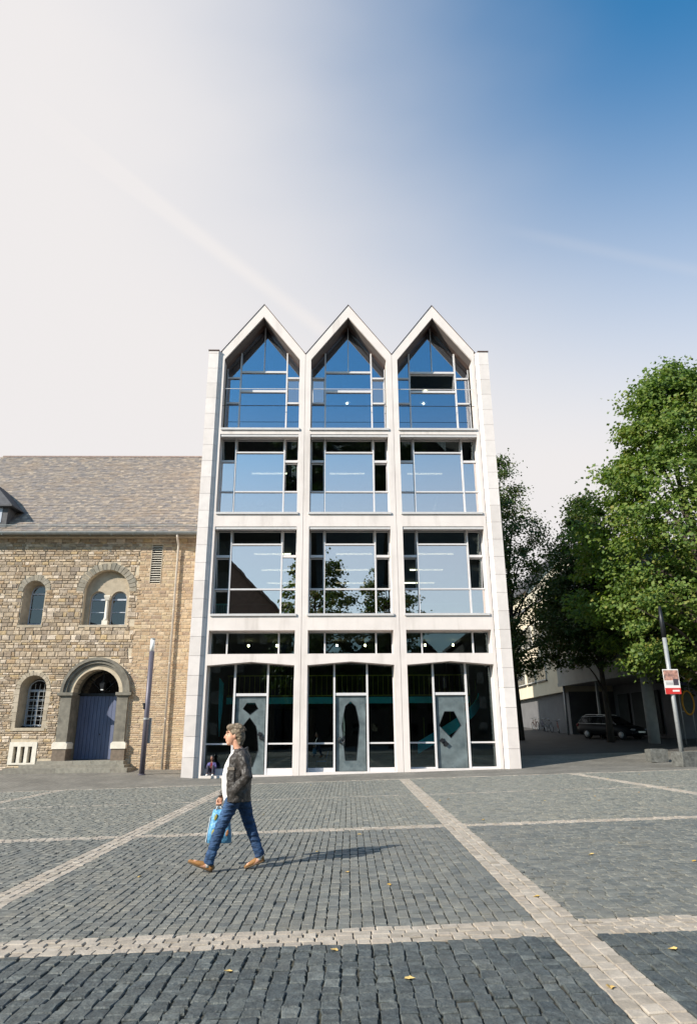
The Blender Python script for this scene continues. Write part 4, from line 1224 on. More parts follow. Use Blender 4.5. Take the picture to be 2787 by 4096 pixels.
for r, (z0, z1) in enumerate(((7.0, 8.9), (10.2, 12.1))):
    for k in range(5):
        t0 = .7+k*2.0
        wn_ = face_box(t0, t0+1.5, z0, z1, -.05, .025, 'window', M_frame, of)
        face_box(t0+.08, t0+.71, z0+.08, z1-.08, .026, .034, 'pane', G_old, wn_)
        face_box(t0+.79, t0+1.42, z0+.08, z1-.08, .026, .034, 'pane', G_old, wn_)
for x, y, r, nm in ((18.35, 11.35, .34, 'column'),):
    MB().tube([(x, y, g(x, y)-.1), (x, y, 5.12)], r, 20).build(nm, M_col, of, True)
for x, y in ((16.75, 22.0), (17.35, 16.9)):
    MB().tube([(x, y, g(x, y)-.1), (x, y, 5.12)], .09, 12).build('slender_post', M_galv, of, True)
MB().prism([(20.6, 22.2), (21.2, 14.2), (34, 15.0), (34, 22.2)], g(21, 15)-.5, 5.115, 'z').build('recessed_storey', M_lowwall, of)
for k in range(3):
    y0 = 15.6+k*2.1
    MB().prism([(21.06-.073*(y0-14.2)-.03, y0), (21.06-.073*(y0-14.2)+.05, y0), (21.06-.073*(y0+1.5-14.2)+.05, y0+1.5), (21.06-.073*(y0+1.5-14.2)-.03, y0+1.5)], 1.6, 4.4, 'z').build('shop_window', M_dark, of)
MB().prism([(18.05, 10.35), (33.9, 11.52), (33.9, 11.58), (18.05, 10.41)], 7.0, 8.8, 'z').build('ribbon_window', G_old, of)
MB().prism([(p[0]+dx, p[1]+dy) for p, dx, dy in zip(fp, (-.15, -.15, .15, .15), (.15, -.15, -.15, .15))], 13.2, 13.42, 'z').build('roof', M_roofm, of)
# cream wing, sunlit
cw = thing('cream_wing', (18, 30, 1.6), 'sunlit cream building end glimpsed left of the office block, with bicycles below', 'building')
w_ = box(16.8, 24, 22.4, 46, 4.7, 12.4).build('wall', M_cream, cw)
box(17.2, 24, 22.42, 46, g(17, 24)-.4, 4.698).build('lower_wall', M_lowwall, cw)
box(16.68, 24.1, 22.35, 46.1, 12.402, 12.6).build('roof', M_roofm, cw)
for k in range(6):
    for z0, z1 in ((5.9, 7.6), (9.0, 10.8)):
        y0 = 26.1+k*3.2
        f_ = box(16.72, 16.80, y0, y0+2.5, z0, z1).build('window', M_frame, cw)
        for q in range(4):
            box(16.70, 16.719, y0+.07+q*.61, y0+.07+q*.61+.53, z0+.07, z1-.07).build('pane', G_old, f_)
        box(16.66, 16.80, y0-.1, y0+2.6, z0-.12, z0-.03).build('sill', M_iron, f_)
# tall cream house whose gable shows over the trees
th = thing('gabled_house', (26, 36, 1.5), 'tall cream house whose gable top shows between the trees', 'house')
MB().prism([(21.5, 0), (32, 0), (32, 17.5), (26.75, 22.8), (21.5, 17.5)], 46.3, 60).build('wall', M_cream, th)
for s, a, b in ((-1, (21.2, 17.25), (26.75, 22.85)), (1, (32.3, 17.25), (26.75, 22.85))):
    q = [a, b, (b[0], b[1]+.3), (a[0], a[1]+.3)]
    MB().prism(q if s < 0 else q[::-1], 46.0, 60.2).build('roof_slope', M_slated, th)
for k in range(3):
    for r in range(3):
        f_ = box(22.8+k*3, 24.0+k*3, 46.24, 46.3, 6+r*4, 8+r*4).build('window', M_frame, th)
        box(22.9+k*3, 23.9+k*3, 46.22, 46.239, 6.1+r*4, 7.9+r*4).build('pane', G_old, f_)

# added house, mostly unseen behind the glass building, cuts sky light in the street
fh = thing('sky_blocking_house', (4, 56, 2.5), 'plain house added to cut sky light at the far end of the side street', 'house')
box(-8, 16, 50, 62, 0, 15).build('wall', M_cream, fh)
MB().prism([(49.6, 14.9), (62.4, 14.9), (56, 20.5)], -8.3, 16.3, 'x').build('roof', M_slated, fh)
for k in range(5):
    for r in range(3):
        f_ = box(-5.5+k*4.4, -4.1+k*4.4, 49.93, 50, 4+r*3.6, 6+r*3.6).build('window', M_frame, fh)
        box(-5.4+k*4.4, -4.2+k*4.4, 49.91, 49.929, 4.1+r*3.6, 5.9+r*3.6).build('pane', G_old, f_)

# ================================================================== TREES
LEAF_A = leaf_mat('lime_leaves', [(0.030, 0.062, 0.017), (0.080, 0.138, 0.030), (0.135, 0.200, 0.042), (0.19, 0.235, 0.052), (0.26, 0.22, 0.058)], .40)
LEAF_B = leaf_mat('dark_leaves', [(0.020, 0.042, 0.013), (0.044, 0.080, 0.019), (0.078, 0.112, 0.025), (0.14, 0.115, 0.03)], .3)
M_bark = mat('bark', (0.055, 0.045, 0.035), 0.95, 0.3, 6, 0.8, 25, bdist=0.03, stretch=(1, 1, .3))
def tree(name, x, y, h, z_lo, prof, label, mat_l, seed, ncl, nlf, lsz, trunk_r=.28, grp=None, dens=.55, bare=None):
    """prof: list of (height, radius) describing the crown outline; leaves grouped in clumps on limbs"""
    rg = np.random.default_rng(seed); rr = random.Random(seed)
    z0 = g(x, y)-.05
    t = thing(name, (x, y, z0), label, 'tree', grp)
    hs = np.array([p[0] for p in prof]); rs = np.array([p[1] for p in prof])
    tr = MB()
    top = h*.92
    pts = [(x+.25*math.sin(k*1.3+seed)*k/8, y+.25*math.cos(k*1.7+seed)*k/8, z0+(top-z0)*k/8) for k in range(9)]
    tr.tube(pts, [trunk_r*(1.25 if k == 0 else 1-.9*k/8.2) for k in range(9)], 12)
    to = tr.build('trunk', M_bark, t, True)
    # clump centres: shells with random lumps, denser to the outside
    C = []
    tries = 0
    while len(C) < ncl and tries < ncl*30:
        tries += 1
        z = rr.uniform(hs[0], hs[-1])
        R_ = float(np.interp(z, hs, rs))
        a = rr.uniform(0, 2*math.pi)
        lump = 1+.34*noise.noise(Vector((math.cos(a)*2.1+seed, math.sin(a)*2.1, z*.33)))+.22*noise.noise(Vector((math.cos(a)*5, math.sin(a)*5+seed, z*.9)))
        if rr.random() > (R_/max(rs))**.8+.1: continue
        q = rr.random()**.42
        if noise.noise(Vector((math.cos(a)*3.1*q+seed*2, math.sin(a)*3.1*q, z*.55))) < -.12 and rr.random() < .92: continue
        rad = R_*lump*q
        C.append((x+rad*math.cos(a), y+rad*math.sin(a), z+rr.uniform(-.3, .3)-.12*rad*.5, a, q))
    for k in range(22):
        c = C[int(rr.random()*len(C))]
        zb_ = z0+(c[2]-z0)*rr.uniform(.55, .8)
        f = max(0.02, min(1, (zb_-z0)/(top-z0))); kk = min(7, int(f*8)); fr_ = f*8-kk
        p0 = Vector(pts[kk]).lerp(Vector(pts[kk+1]), fr_)
        p3 = Vector(c[:3]); pm = p0.lerp(p3, .5)+Vector((0, 0, .5))
        MB().tube([p0, p0.lerp(pm, .6)+Vector((0, 0, .15)), pm, p3], [trunk_r*.34, trunk_r*.26, trunk_r*.18, .02], 7).build('limb', M_bark, to, True)
    C = np.array([c[:3] for c in C])
    n = len(C)*nlf
    base = np.repeat(C, nlf, 0)
    size_c = np.repeat(rg.uniform(.35, .85, len(C)), nlf)[:, None]
    off = rg.normal(0, 1, (n, 3))*size_c*np.array([1, 1, .55])*dens*1.15
    P = base+off
    # leaf: bent rhombus
    nrm = rg.normal(0, 1, (n, 3)); nrm[:, 2] = np.abs(nrm[:, 2])+.35
    outw = P-np.array([x, y, 0]); outw[:, 2] = 0; outw /= np.maximum(np.linalg.norm(outw, axis=1, keepdims=True), .3)
    nrm += outw*.75
    nrm /= np.linalg.norm(nrm, axis=1, keepdims=True)
    t1 = np.cross(nrm, rg.normal(0, 1, (n, 3))); t1 /= np.linalg.norm(t1, axis=1, keepdims=True)
    t2 = np.cross(nrm, t1)
    L_ = (rg.uniform(.7, 1.3, (n, 1))*lsz); W_ = L_*.42
    v = np.stack([P-t1*L_*.5, P+t2*W_-nrm*W_*.3, P+t1*L_*.5, P-t2*W_-nrm*W_*.3], 1).reshape(-1, 3)
    idx = np.arange(n)[:, None]*4
    f = np.concatenate([idx+np.array([[0, 1, 2]]), idx+np.array([[0, 2, 3]])], 1).reshape(-1, 3)
    me = bpy.data.meshes.new('crown')
    me.vertices.add(len(v)); me.vertices.foreach_set('co', v.ravel().astype(np.float32))
    me.loops.add(len(f)*3); me.loops.foreach_set('vertex_index', f.ravel().astype(np.int32))
    me.polygons.add(len(f)); me.polygons.foreach_set('loop_start', np.arange(0, len(f)*3, 3, dtype=np.int32))
    me.update(calc_edges=True)
    co = obj('crown', me, mat_l, t); co['kind'] = 'stuff'
    return t
tree('lime_tree', 18.9, 4.4, 22.4, 4, [(4.9, 3.5), (6.2, 6.1), (9, 7.1), (12, 6.9), (14.5, 5.3), (17, 4.2), (19.3, 2.9), (21.2, 1.8), (22.4, .5)],
     'big sunlit green tree filling the right edge of the photo', LEAF_A, 3, 860, 95, .205, .34, 'trees along the side street')
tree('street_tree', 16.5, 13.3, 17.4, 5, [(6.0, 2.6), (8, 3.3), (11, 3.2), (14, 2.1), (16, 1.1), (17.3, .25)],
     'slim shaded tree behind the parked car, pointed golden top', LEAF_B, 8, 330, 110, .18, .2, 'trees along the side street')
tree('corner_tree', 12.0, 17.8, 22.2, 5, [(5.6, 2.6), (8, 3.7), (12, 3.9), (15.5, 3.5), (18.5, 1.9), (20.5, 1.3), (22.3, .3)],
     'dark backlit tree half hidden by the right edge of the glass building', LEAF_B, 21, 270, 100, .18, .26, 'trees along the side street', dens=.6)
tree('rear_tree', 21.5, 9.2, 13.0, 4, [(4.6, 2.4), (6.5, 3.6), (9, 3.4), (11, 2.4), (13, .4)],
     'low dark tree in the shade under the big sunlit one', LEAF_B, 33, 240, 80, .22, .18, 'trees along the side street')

# ================================================================== PARKED CAR
M_paint = mat('black_car_paint', (0.005, 0.006, 0.008), 0.35, 0.05, 3, 0, spec=0.15)
M_cglass = mat('dark_car_glass', (0.008, 0.010, 0.012), 0.08, 0.02, 3, 0, spec=0.5)
M_chrome = mat('chrome', (0.45, 0.45, 0.45), 0.3, 0.03, 5, 0, metal=1.0)
M_tyre = mat('tyre_rubber', (0.02, 0.02, 0.02), 0.9, 0.1, 8, 0)
M_red = mat('red_lens', (0.25, 0.015, 0.015), 0.25, 0.05, 8, 0)
M_lens = mat('clear_lens', (0.25, 0.26, 0.28), 0.15, 0.05, 8, 0, spec=0.8)
p_r, p_f = Vector((16.55, 18.2)), Vector((18.95, 14.1))
ctr = (p_r+p_f)/2; ang = math.atan2(p_f.y-p_r.y, p_f.x-p_r.x)
car = thing('parked_car', (ctr.x, ctr.y, g(ctr.x, ctr.y)-.02), 'black estate car parked in the shade in front of the office columns', 'car')
sl_ = Vector((p_f.x, p_f.y, g(p_f.x, p_f.y)))-Vector((p_r.x, p_r.y, g(p_r.x, p_r.y)))
car.rotation_euler = (0, -math.atan2(sl_.z, math.hypot(sl_.x, sl_.y)), ang)
def sect(x, z0, z1, w0, w1, n=5):
    """half-rounded car section"""
    q = [(-w0*.92, z0), (-w0, z0+.12), (-w1*1.0, (z0+z1)/2+.05), (-w1*.97, z1-.06), (-w1*.88, z1), (w1*.88, z1), (w1*.97, z1-.06), (w1, (z0+z1)/2+.05), (w0, z0+.12), (w0*.92, z0)]
    return [(x, a, b) for a, b in q]
body = MB().rings([sect(-2.28, .42, .78, .68, .70), sect(-2.22, .34, .90, .80, .80), sect(-1.9, .26, .97, .85, .86), sect(-.8, .22, .98, .86, .88), sect(.5, .22, .97, .86, .88), sect(1.0, .22, .94, .86, .87),
                   sect(1.7, .24, .82, .85, .82), sect(2.1, .30, .68, .78, .74), sect(2.26, .38, .58, .66, .62)])
bo = lobj('body', body.mesh('body', True), M_paint, car)
def frus(xb0, xb1, zb, wb, xt0, xt1, zt, wt):
    return MB().add([(xb0, -wb, zb), (xb1, -wb, zb), (xb1, wb, zb), (xb0, wb, zb), (xt0, -wt, zt), (xt1, -wt, zt), (xt1, wt, zt), (xt0, wt, zt)],
                    [(0, 3, 2, 1), (4, 5, 6, 7), (0, 1, 5, 4), (1, 2, 6, 5), (2, 3, 7, 6), (3, 0, 4, 7)])
lobj('windows', frus(-2.12, 1.02, .955, .80, -1.86, .22, 1.43, .63).mesh('windows'), M_cglass, car)
lobj('roof', MB().rings([[(x, -w, z0), (x, -w*.9, z1), (x, w*.9, z1), (x, w, z0)] for x, w, z0, z1 in ((-1.92, .60, 1.42, 1.44), (-1.75, .64, 1.425, 1.48), (-.8, .66, 1.43, 1.51), (-.1, .65, 1.43, 1.49), (.26, .61, 1.42, 1.44))]).mesh('roof', True), M_paint, car)
for s in (-1, 1):
    for xa, xb in ((-1.15, -1.08), (-.12, -.05)):
        lobj('pillar', MB().add([(xa, s*.795, .97), (xb, s*.795, .97), (xb, s*.64, 1.43), (xa, s*.64, 1.43), (xa, s*.812, .97), (xb, s*.812, .97), (xb, s*.655, 1.43), (xa, s*.655, 1.43)],
             [(0, 1, 2, 3), (4, 7, 6, 5), (0, 4, 5, 1), (2, 6, 7, 3), (1, 5, 6, 2), (0, 3, 7, 4)]).mesh('pillar'), M_paint, car)
    lobj('chrome_trim', MB().tube([(1.0, s*.84, .965), (-2.0, s*.845, .985), (-2.08, s*.80, 1.02), (-1.84, s*.66, 1.42), (-.6, s*.68, 1.445), (.2, s*.655, 1.425)], .010, 6).mesh('chrome_trim'), M_chrome, car)
    lobj('roof_rail', MB().tube([(-1.7, s*.60, 1.50), (-1.5, s*.60, 1.55), (-.2, s*.60, 1.55), (.0, s*.60, 1.50)], .015, 6).mesh('roof_rail'), M_chrome, car)
    lobj('headlight', MB().ell((2.07, s*.62, .64), (.16, .15, .075)).mesh('headlight', True), M_lens, car)
    lobj('tail_light', MB().ell((-2.19, s*.72, .86), (.09, .11, .13)).mesh('tail_light', True), M_red, car)
    lobj('wing_mirror', MB().ell((.72, s*.97, 1.0), (.09, .11, .075)).mesh('wing_mirror', True), M_paint, car)
    for x in (-1.36, 1.36):
        wo = lobj('wheel', MB().rings([[(x+r_*math.cos(k*math.pi/12), yy, .31+r_*math.sin(k*math.pi/12)) for k in range(24)] for r_, yy in ((.25, s*.66), (.31, s*.68), (.31, s*.86), (.27, s*.885), (.2, s*.885))]).mesh('wheel', True), M_tyre, car)
        lobj('rim', MB().rings([[(x+r_*math.cos(k*math.pi/12), yy, .31+r_*math.sin(k*math.pi/12)) for k in range(24)] for r_, yy in ((.2, s*.87), (.2, s*.89), (.05, s*.895))]).mesh('rim', True), M_galv, wo)
lobj('grille', MB().box(2.18, 2.275, -.35, .35, .46, .56).mesh('grille'), M_chrome, car)
lobj('number_plate', MB().box(-2.30, -2.285, -.26, .26, .62, .73).mesh('number_plate'), M_white, car)
lobj('bumper', MB().rings([[(2.16+.1*math.cos(t)*(1-abs(yy)*.35), yy, .40+.1*math.sin(t)) for t in np.linspace(0, 2*math.pi, 9)[:-1]] for yy in (-.8, -.5, 0, .5, .8)]).mesh('bumper', True), M_paint, car)

# ================================================================== BICYCLES
M_bred = mat('rusty_red_paint', (0.22, 0.045, 0.025), 0.5, 0.1, 8, 0)
M_bgrey = mat('grey_bike_paint', (0.16, 0.17, 0.18), 0.4, 0.1, 8, 0)
M_bblue = mat('blue_bike_paint', (0.03, 0.05, 0.12), 0.4, 0.1, 8, 0)
def bike(x, y, rz, m, label):
    b = thing('bicycle', (x, y, g(x, y)-.02), label, 'bicycle', 'bicycles leaning on the dark wall')
    b.rotation_euler = (R(-6), 0, rz)
    for cx in (-.52, .52):
        w = lobj('wheel', MB().tube([(cx+.33*math.cos(k*math.pi/14), 0, .34+.33*math.sin(k*math.pi/14)) for k in range(29)], .019, 7).mesh('wheel', True), M_tyre, b)
        sp = MB()
        for k in range(12):
            a = k*math.pi/6; sp.tube([(cx, (-1)**k*.02, .34), (cx+.315*math.cos(a), 0, .34+.315*math.sin(a))], .003, 4)
        lobj('spokes', sp.mesh('spokes'), M_chrome, w)
        lobj('mudguard', MB().tube([(cx+.365*math.cos(R(a)), 0, .34+.365*math.sin(R(a))) for a in range(20, 171, 15)], .016, 6).mesh('mudguard'), m, b)
    fr_ = MB()
    for p in ([(-.52, 0, .34), (-.06, 0, .30)], [(-.06, 0, .30), (-.22, 0, .86)], [(-.06, 0, .30), (.36, 0, .72)], [(-.19, 0, .76), (.34, 0, .82)], [(-.52, 0, .34), (-.18, 0, .74)], [(.32, 0, .92), (.36, 0, .72), (.52, 0, .34)]):
        fr_.tube(p, .017, 7)
    lobj('frame', fr_.mesh('frame', True), m, b)
    lobj('handlebar', MB().tube([(.14, -.28, 1.02), (.30, -.22, 1.04), (.32, 0, 1.0), (.30, .22, 1.04), (.14, .28, 1.02)], .013, 7).mesh('handlebar', True), M_chrome, b)
    lobj('stem', MB().tube([(.33, 0, .90), (.32, 0, 1.0)], .015, 7).mesh('stem'), M_chrome, b)
    lobj('saddle', MB().rings([[(xx, -w, .90), (xx, 0, .945), (xx, w, .90), (xx, 0, .885)] for xx, w in ((-.38, .09), (-.28, .085), (-.18, .04), (-.08, .02))]).mesh('saddle', True), M_black, b)
    lobj('carrier', MB().box(-.72, -.34, -.06, .06, .735, .75).mesh('carrier'), M_iron, b)
    lobj('crank', MB().tube([(-.06+.09*math.cos(k*math.pi/8), .03, .30+.09*math.sin(k*math.pi/8)) for k in range(17)], .006, 5).tube([(-.18, .06, .22), (.06, -.06, .38)], .01, 5).mesh('crank'), M_chrome, b)
    return b
bike(16.75, 24.2, R(75), M_bred, 'red bicycle nearest the slender post, against the dark wall')
bike(16.6, 26.2, R(98), M_bgrey, 'grey bicycle second from the slender post, against the dark wall')
bike(16.7, 28.0, R(80), M_bblue, 'dark blue bicycle third from the slender post, against the dark wall')
bike(16.6, 29.9, R(95), M_bred, 'red bicycle nearest the glass building corner, against the dark wall')

# ================================================================== POSTER POLE, BLOCKS, SIGNS
M_red2 = mat('red_print', (0.55, 0.035, 0.03), 0.6, 0.05, 8, 0)
M_pwhite = mat('white_print', (0.75, 0.72, 0.68), 0.6, 0.03, 8, 0)
M_pink = mat('printed_portrait', (0.42, 0.22, 0.17), 0.6, 0.45, 9, 0, dirt=((0.10, 0.09, 0.10), 5.0, .8))
M_ink = mat('dark_print', (0.06, 0.05, 0.06), 0.6, 0.2, 20, 0)
M_bluesign = mat('dark_blue_plate', (0.02, 0.03, 0.10), 0.5, 0.05, 8, 0)
M_yring = mat('yellow_ring_paint', (0.55, 0.27, 0.02), 0.5, 0.08, 8, 0)
M_disc = mat('dark_green_disc', (0.035, 0.045, 0.03), 0.6, 0.2, 6, 0)
def concrete_block(x, y, w, d, h, rz, label):
    z = g(x, y)-.03
    b = bmesh.new(); bmesh.ops.create_cube(b, size=1)
    bmesh.ops.scale(b, vec=(w, d, h), verts=b.verts)
    bmesh.ops.subdivide_edges(b, edges=b.edges, cuts=4, use_grid_fill=True)
    for v in b.verts:
        n_ = noise.noise_vector(v.co*5+Vector((x, y, 0)))
        v.co += n_*.025
        for ax, e_ in ((0, w/2), (1, d/2), (2, h/2)):
            if abs(v.co[ax]) > e_*.9: v.co[(ax+1) % 3] *= .985
    me = bpy.data.meshes.new('concrete_block'); b.to_mesh(me); b.free()
    o = obj('concrete_block', me, M_block); o.location = (x, y, z+h/2); o.rotation_euler = (0, 0, rz)
    return tag(o, label, 'concrete block', 'concrete blocks at the poster pole')
concrete_block(13.35, -2.35, .82, .8, .56, R(6), 'rough concrete block at the foot of the poster pole')
concrete_block(13.65, .95, .75, .7, .55, R(-4), 'concrete block set back to the left of the poster pole')
px_, py_ = 13.48, -1.75
pole = thing('poster_pole', (px_, py_, g(px_, py_)-.02), 'grey metal pole carrying a red and white poster', 'pole')
pz = g(px_, py_)
lean = Vector((-.0, 0, 1))
MB().tube([(px_, py_, pz-.05), (px_, py_, 5.55)], .088, 16).build('shaft', M_galv, pole, True)
MB().tube([(px_, py_, 5.55), (px_, py_, 6.25), (px_, py_, 6.9)], [.10, .10, .06], 16).build('pole_head', M_iron, pole, True)
pst = thing('poster', (px_-.02, py_-.11, 2.7), 'red and white poster board strapped to the grey pole', 'poster')
pw, ph, y0 = .33, 1.02, py_-.125
x0 = px_-.02
zb_ = 3.18
box(x0-pw, x0+pw, y0, y0+.02, zb_, zb_+ph).build('board', M_pwhite, pst)
box(x0-pw+.02, x0+pw-.02, y0-.003, y0-.0005, zb_+.56, zb_+ph-.04).build('portrait', M_pink, pst)
box(x0-pw+.001, x0+pw-.001, y0-.004, y0-.001, zb_+.002, zb_+.25).build('red_strip', M_red2, pst)
for k, (a, b_) in enumerate(((-.26, .12), (-.26, .05), (-.26, .18))):
    box(x0+a, x0+b_, y0-.003, y0-.0006, zb_+.50-.055*k-.018, zb_+.50-.055*k).build('print_line', M_ink, pst)
box(x0-.02, x0+.27, y0-.007, y0-.0045, zb_+.10, zb_+.17).build('white_lettering_bar', M_pwhite, pst)
box(x0+.06, x0+.28, y0-.004, y0-.001, zb_+.36, zb_+.62).build('dark_figure', M_ink, pst)
for z in (zb_+.2, zb_+.82):
    MB().tube([(px_+.10*math.cos(t), py_+.10*math.sin(t), z) for t in np.linspace(0, 2*math.pi, 17)], .008, 5).build('strap', M_iron, pst)
# sign post with a ringed sign, in the shade
sx_, sy_ = 19.35, 9.55
sg_ = thing('ring_sign', (sx_, sy_, g(sx_, sy_)-.02), 'thin sign post with an upright yellow-ringed oval sign in the shade', 'sign')
MB().tube([(sx_, sy_, g(sx_, sy_)-.05), (sx_, sy_, 5.0)], .035, 10).build('post', M_galv, sg_, True)
MB().tube([(sx_+.44+.33*math.cos(t), sy_-.05, 3.30+.66*math.sin(t)) for t in np.linspace(0, 2*math.pi, 33)], .055, 8).build('ring', M_yring, sg_, True)
MB().prism([(sx_+.44+.31*math.cos(t), 3.30+.64*math.sin(t)) for t in np.linspace(0, 2*math.pi, 33)[:-1]], sy_-.07, sy_-.03).build('disc', M_disc, sg_)
MB().tube([(sx_, sy_, 2.82), (sx_+.25, sy_-.05, 2.82)], .03, 8).build('clamp', M_galv, sg_)
MB().box(sx_+.05, sx_+.55, sy_-.03, sy_-.01, 4.30, 4.47).build('name_plate', M_bluesign, sg_)
dsx, dsy = 20.1, 9.75
ds = thing('diamond_sign', (dsx, dsy, g(dsx, dsy)-.02), 'white-edged yellow diamond road sign at the right edge, above the ringed sign', 'sign')
MB().tube([(dsx, dsy, g(dsx, dsy)-.05), (dsx, dsy, 5.4)], .035, 10).build('post', M_galv, ds, True)
MB().prism([(dsx, 4.42), (dsx+.44, 4.86), (dsx, 5.30), (dsx-.44, 4.86)], dsy-.07, dsy-.04).build('white_plate', M_pwhite, ds)
MB().prism([(dsx, 4.53), (dsx+.33, 4.86), (dsx, 5.19), (dsx-.33, 4.86)], dsy-.075, dsy-.0705).build('yellow_plate', M_yring, ds)

# ================================================================== ACROSS THE SQUARE, BEHIND THE CAMERA (seen mirrored in the glass)
M_br = mat('dark_brick', (0.06, 0.052, 0.046), 0.9, 0.2, 2, 0.3, 20)
M_tile = mat('dark_roof_tile', (0.055, 0.05, 0.047), 0.85, 0.2, 3, 0.5, 15)
def house(name, x0, x1, yb, depth, eave, ridge, label, m_wall, rows, cols):
    h = thing(name, ((x0+x1)/2, yb-depth/2, 0), label, 'house', 'houses across the square')
    xm = (x0+x1)/2
    MB().prism([(x0, -1.2), (x1, -1.2), (x1, eave), (xm, ridge), (x0, eave)], yb-depth, yb).build('wall', m_wall, h)
    for s, a in ((-1, x0-.5), (1, x1+.5)):
        za = eave-.5*(ridge-eave)/((x1-x0)/2)
        q = [(a, za+.03), (xm, ridge+.03), (xm, ridge+.4), (a, za+.4)]
        MB().prism(q if s < 0 else q[::-1], yb-depth-.3, yb+.5).build('roof_slope', M_tile, h)
    for r in range(rows):
        for c in range(cols):
            wx = x0+(x1-x0)*(c+.5)/cols; wz = 1.6+r*(eave-1.5)/rows
            f_ = box(wx-.6, wx+.6, yb, yb+.06, wz, wz+1.7).build('window', M_tile, h)
            box(wx-.5, wx+.5, yb+.061, yb+.07, wz+.1, wz+1.6).build('pane', G_old, f_)
house('steep_gabled_hall', -27.5, -8.6, -60, 30, 17.4, 27.5, 'big dark steep-gabled hall across the square', M_br, 4, 6)
house('terrace_house', -8.2, 0.5, -72, 12, 11.0, 15.5, 'brick house next to the big hall across the square', M_br, 3, 3)
house('terrace_house', 0.9, 9.4, -71, 12, 12.0, 16.0, 'brick house second from the big hall across the square', M_br, 3, 3)
house('terrace_house', 9.8, 17.2, -72, 12, 11.4, 15.4, 'brick house third from the big hall across the square', M_br, 3, 3)
house('corner_house', 17.6, 33, -62, 14, 14.5, 20.2, 'wide corner house across the square', M_br, 4, 5)
house('far_house', -48, -28.5, -58, 14, 12.0, 18, 'wide house beyond the big hall across the square', M_br, 3, 5)
tree('square_tree', -3.2, -46, 24.3, 6, [(5, 2.5), (8, 5), (13, 5.6), (18, 4.6), (22, 2.4), (24.2, .4)], 'tall tree across the square, nearer the big hall', LEAF_B, 41, 260, 60, .34, .35, 'trees across the square')
tree('square_tree', 5.6, -47, 21.8, 6, [(5, 2.5), (8, 4.8), (12, 5.4), (16, 4.4), (20, 2.0), (21.6, .4)], 'tree across the square, nearer the corner house', LEAF_B, 43, 240, 60, .34, .33, 'trees across the square')
print('street ready')
# ================================================================== WALKING MAN
M_skin = mat('skin', (0.56, 0.30, 0.20), 0.5, 0.08, 20, 0.05, 80)
M_hair = mat('grey_brown_hair', (0.13, 0.095, 0.062), 0.5, 0.5, 60, 0.8, 110, stretch=(.45, 1, 1), bdist=0.012, dirt=((0.50, 0.40, 0.27), 34.0, .9, (.4, 1.2, 1)))
M_jack = mat('dark_tweed_jacket', (0.038, 0.033, 0.030), 0.45, 0.5, 12, 1.0, 16, stretch=(1, 1, .7), dirt=((0.095, 0.083, 0.072), 30.0, .35), bdist=0.03)
M_shirt = mat('white_t_shirt', (0.78, 0.76, 0.73), 0.8, 0.03, 12, 0.2, 30)
M_jean = mat('blue_denim', (0.018, 0.048, 0.115), 0.8, 0.4, 9, 1.0, 9, stretch=(.8, 1, 2.6), dirt=((0.06, 0.14, 0.28), 6.0, .7, (1, 1, .6)), bdist=0.05)
M_shoe = mat('tan_suede', (0.27, 0.13, 0.04), 0.7, 0.18, 20, 0.3, 60)
M_sole = mat('shoe_sole', (0.10, 0.065, 0.035), 0.8, 0.1, 20, 0)
M_sock = mat('white_sock', (0.7, 0.7, 0.68), 0.8, 0.03, 20, 0)
M_belt = mat('dark_belt', (0.03, 0.022, 0.018), 0.5, 0.1, 20, 0)
mx0, my0 = -1.98, -21.40
mz0 = g(mx0, my0)
man = thing('walking_person', (mx0, my0, mz0), 'man in dark jacket, white t-shirt and jeans striding left with a blue bag', 'person')
# body, local frame: facing -x, left side towards -y, z up from the ground
def arm(b, sh, el, wr, r=(.055, .048, .043, .036, .028)):
    sh, el, wr = Vector(sh), Vector(el), Vector(wr)
    b.loft([(sh, r[0], r[0]), (sh.lerp(el, .5), r[1], r[1]), (el, r[2], r[2]), (el.lerp(wr, .4), r[2], r[2]), (wr, r[4], r[4]*.8)], 12, (0.3, 1, 0.1))
def leg(b, hip, knee, ank, k=1.0):
    hip, knee, ank = Vector(hip), Vector(knee), Vector(ank)
    b.loft([(hip, .088*k, .085*k), (hip.lerp(knee, .5), .076*k, .074*k), (knee, .058*k, .057*k), (knee.lerp(ank, .35), .058*k, .055*k), (knee.lerp(ank, .7), .044*k, .042*k), (ank, .038*k, .037*k)], 14)
HL_, KL_, AL_ = (-.04, -.09, .90), (-.215, -.10, .50), (-.345, -.10, .105)      # near leg, forward
HR_, KR_, AR_ = (.00, .09, .90), (.135, .10, .49), (.275, .10, .155)            # far leg, behind
SL_, EL_, WL_ = (.025, -.205, 1.385), (.125, -.272, 1.115), (-.03, -.222, .95)   # near arm, hand in pocket
SR_, ER_, WR_ = (-.03, .205, 1.385), (-.12, .265, 1.10), (-.265, .235, .865)      # far arm, holding the bag
body = MB()
body.loft([((-.03, 0, .86), .105, .155), ((-.04, 0, .97), .115, .16), ((-.055, 0, 1.10), .12, .155), ((-.05, 0, 1.24), .115, .17), ((-.03, 0, 1.36), .10, .175), ((-.035, 0, 1.43), .065, .10)], 18)
body.loft([((-.03, 0, 1.40), .06, .062), ((-.055, 0, 1.47), .054, .055), ((-.085, 0, 1.55), .054, .055)], 14)
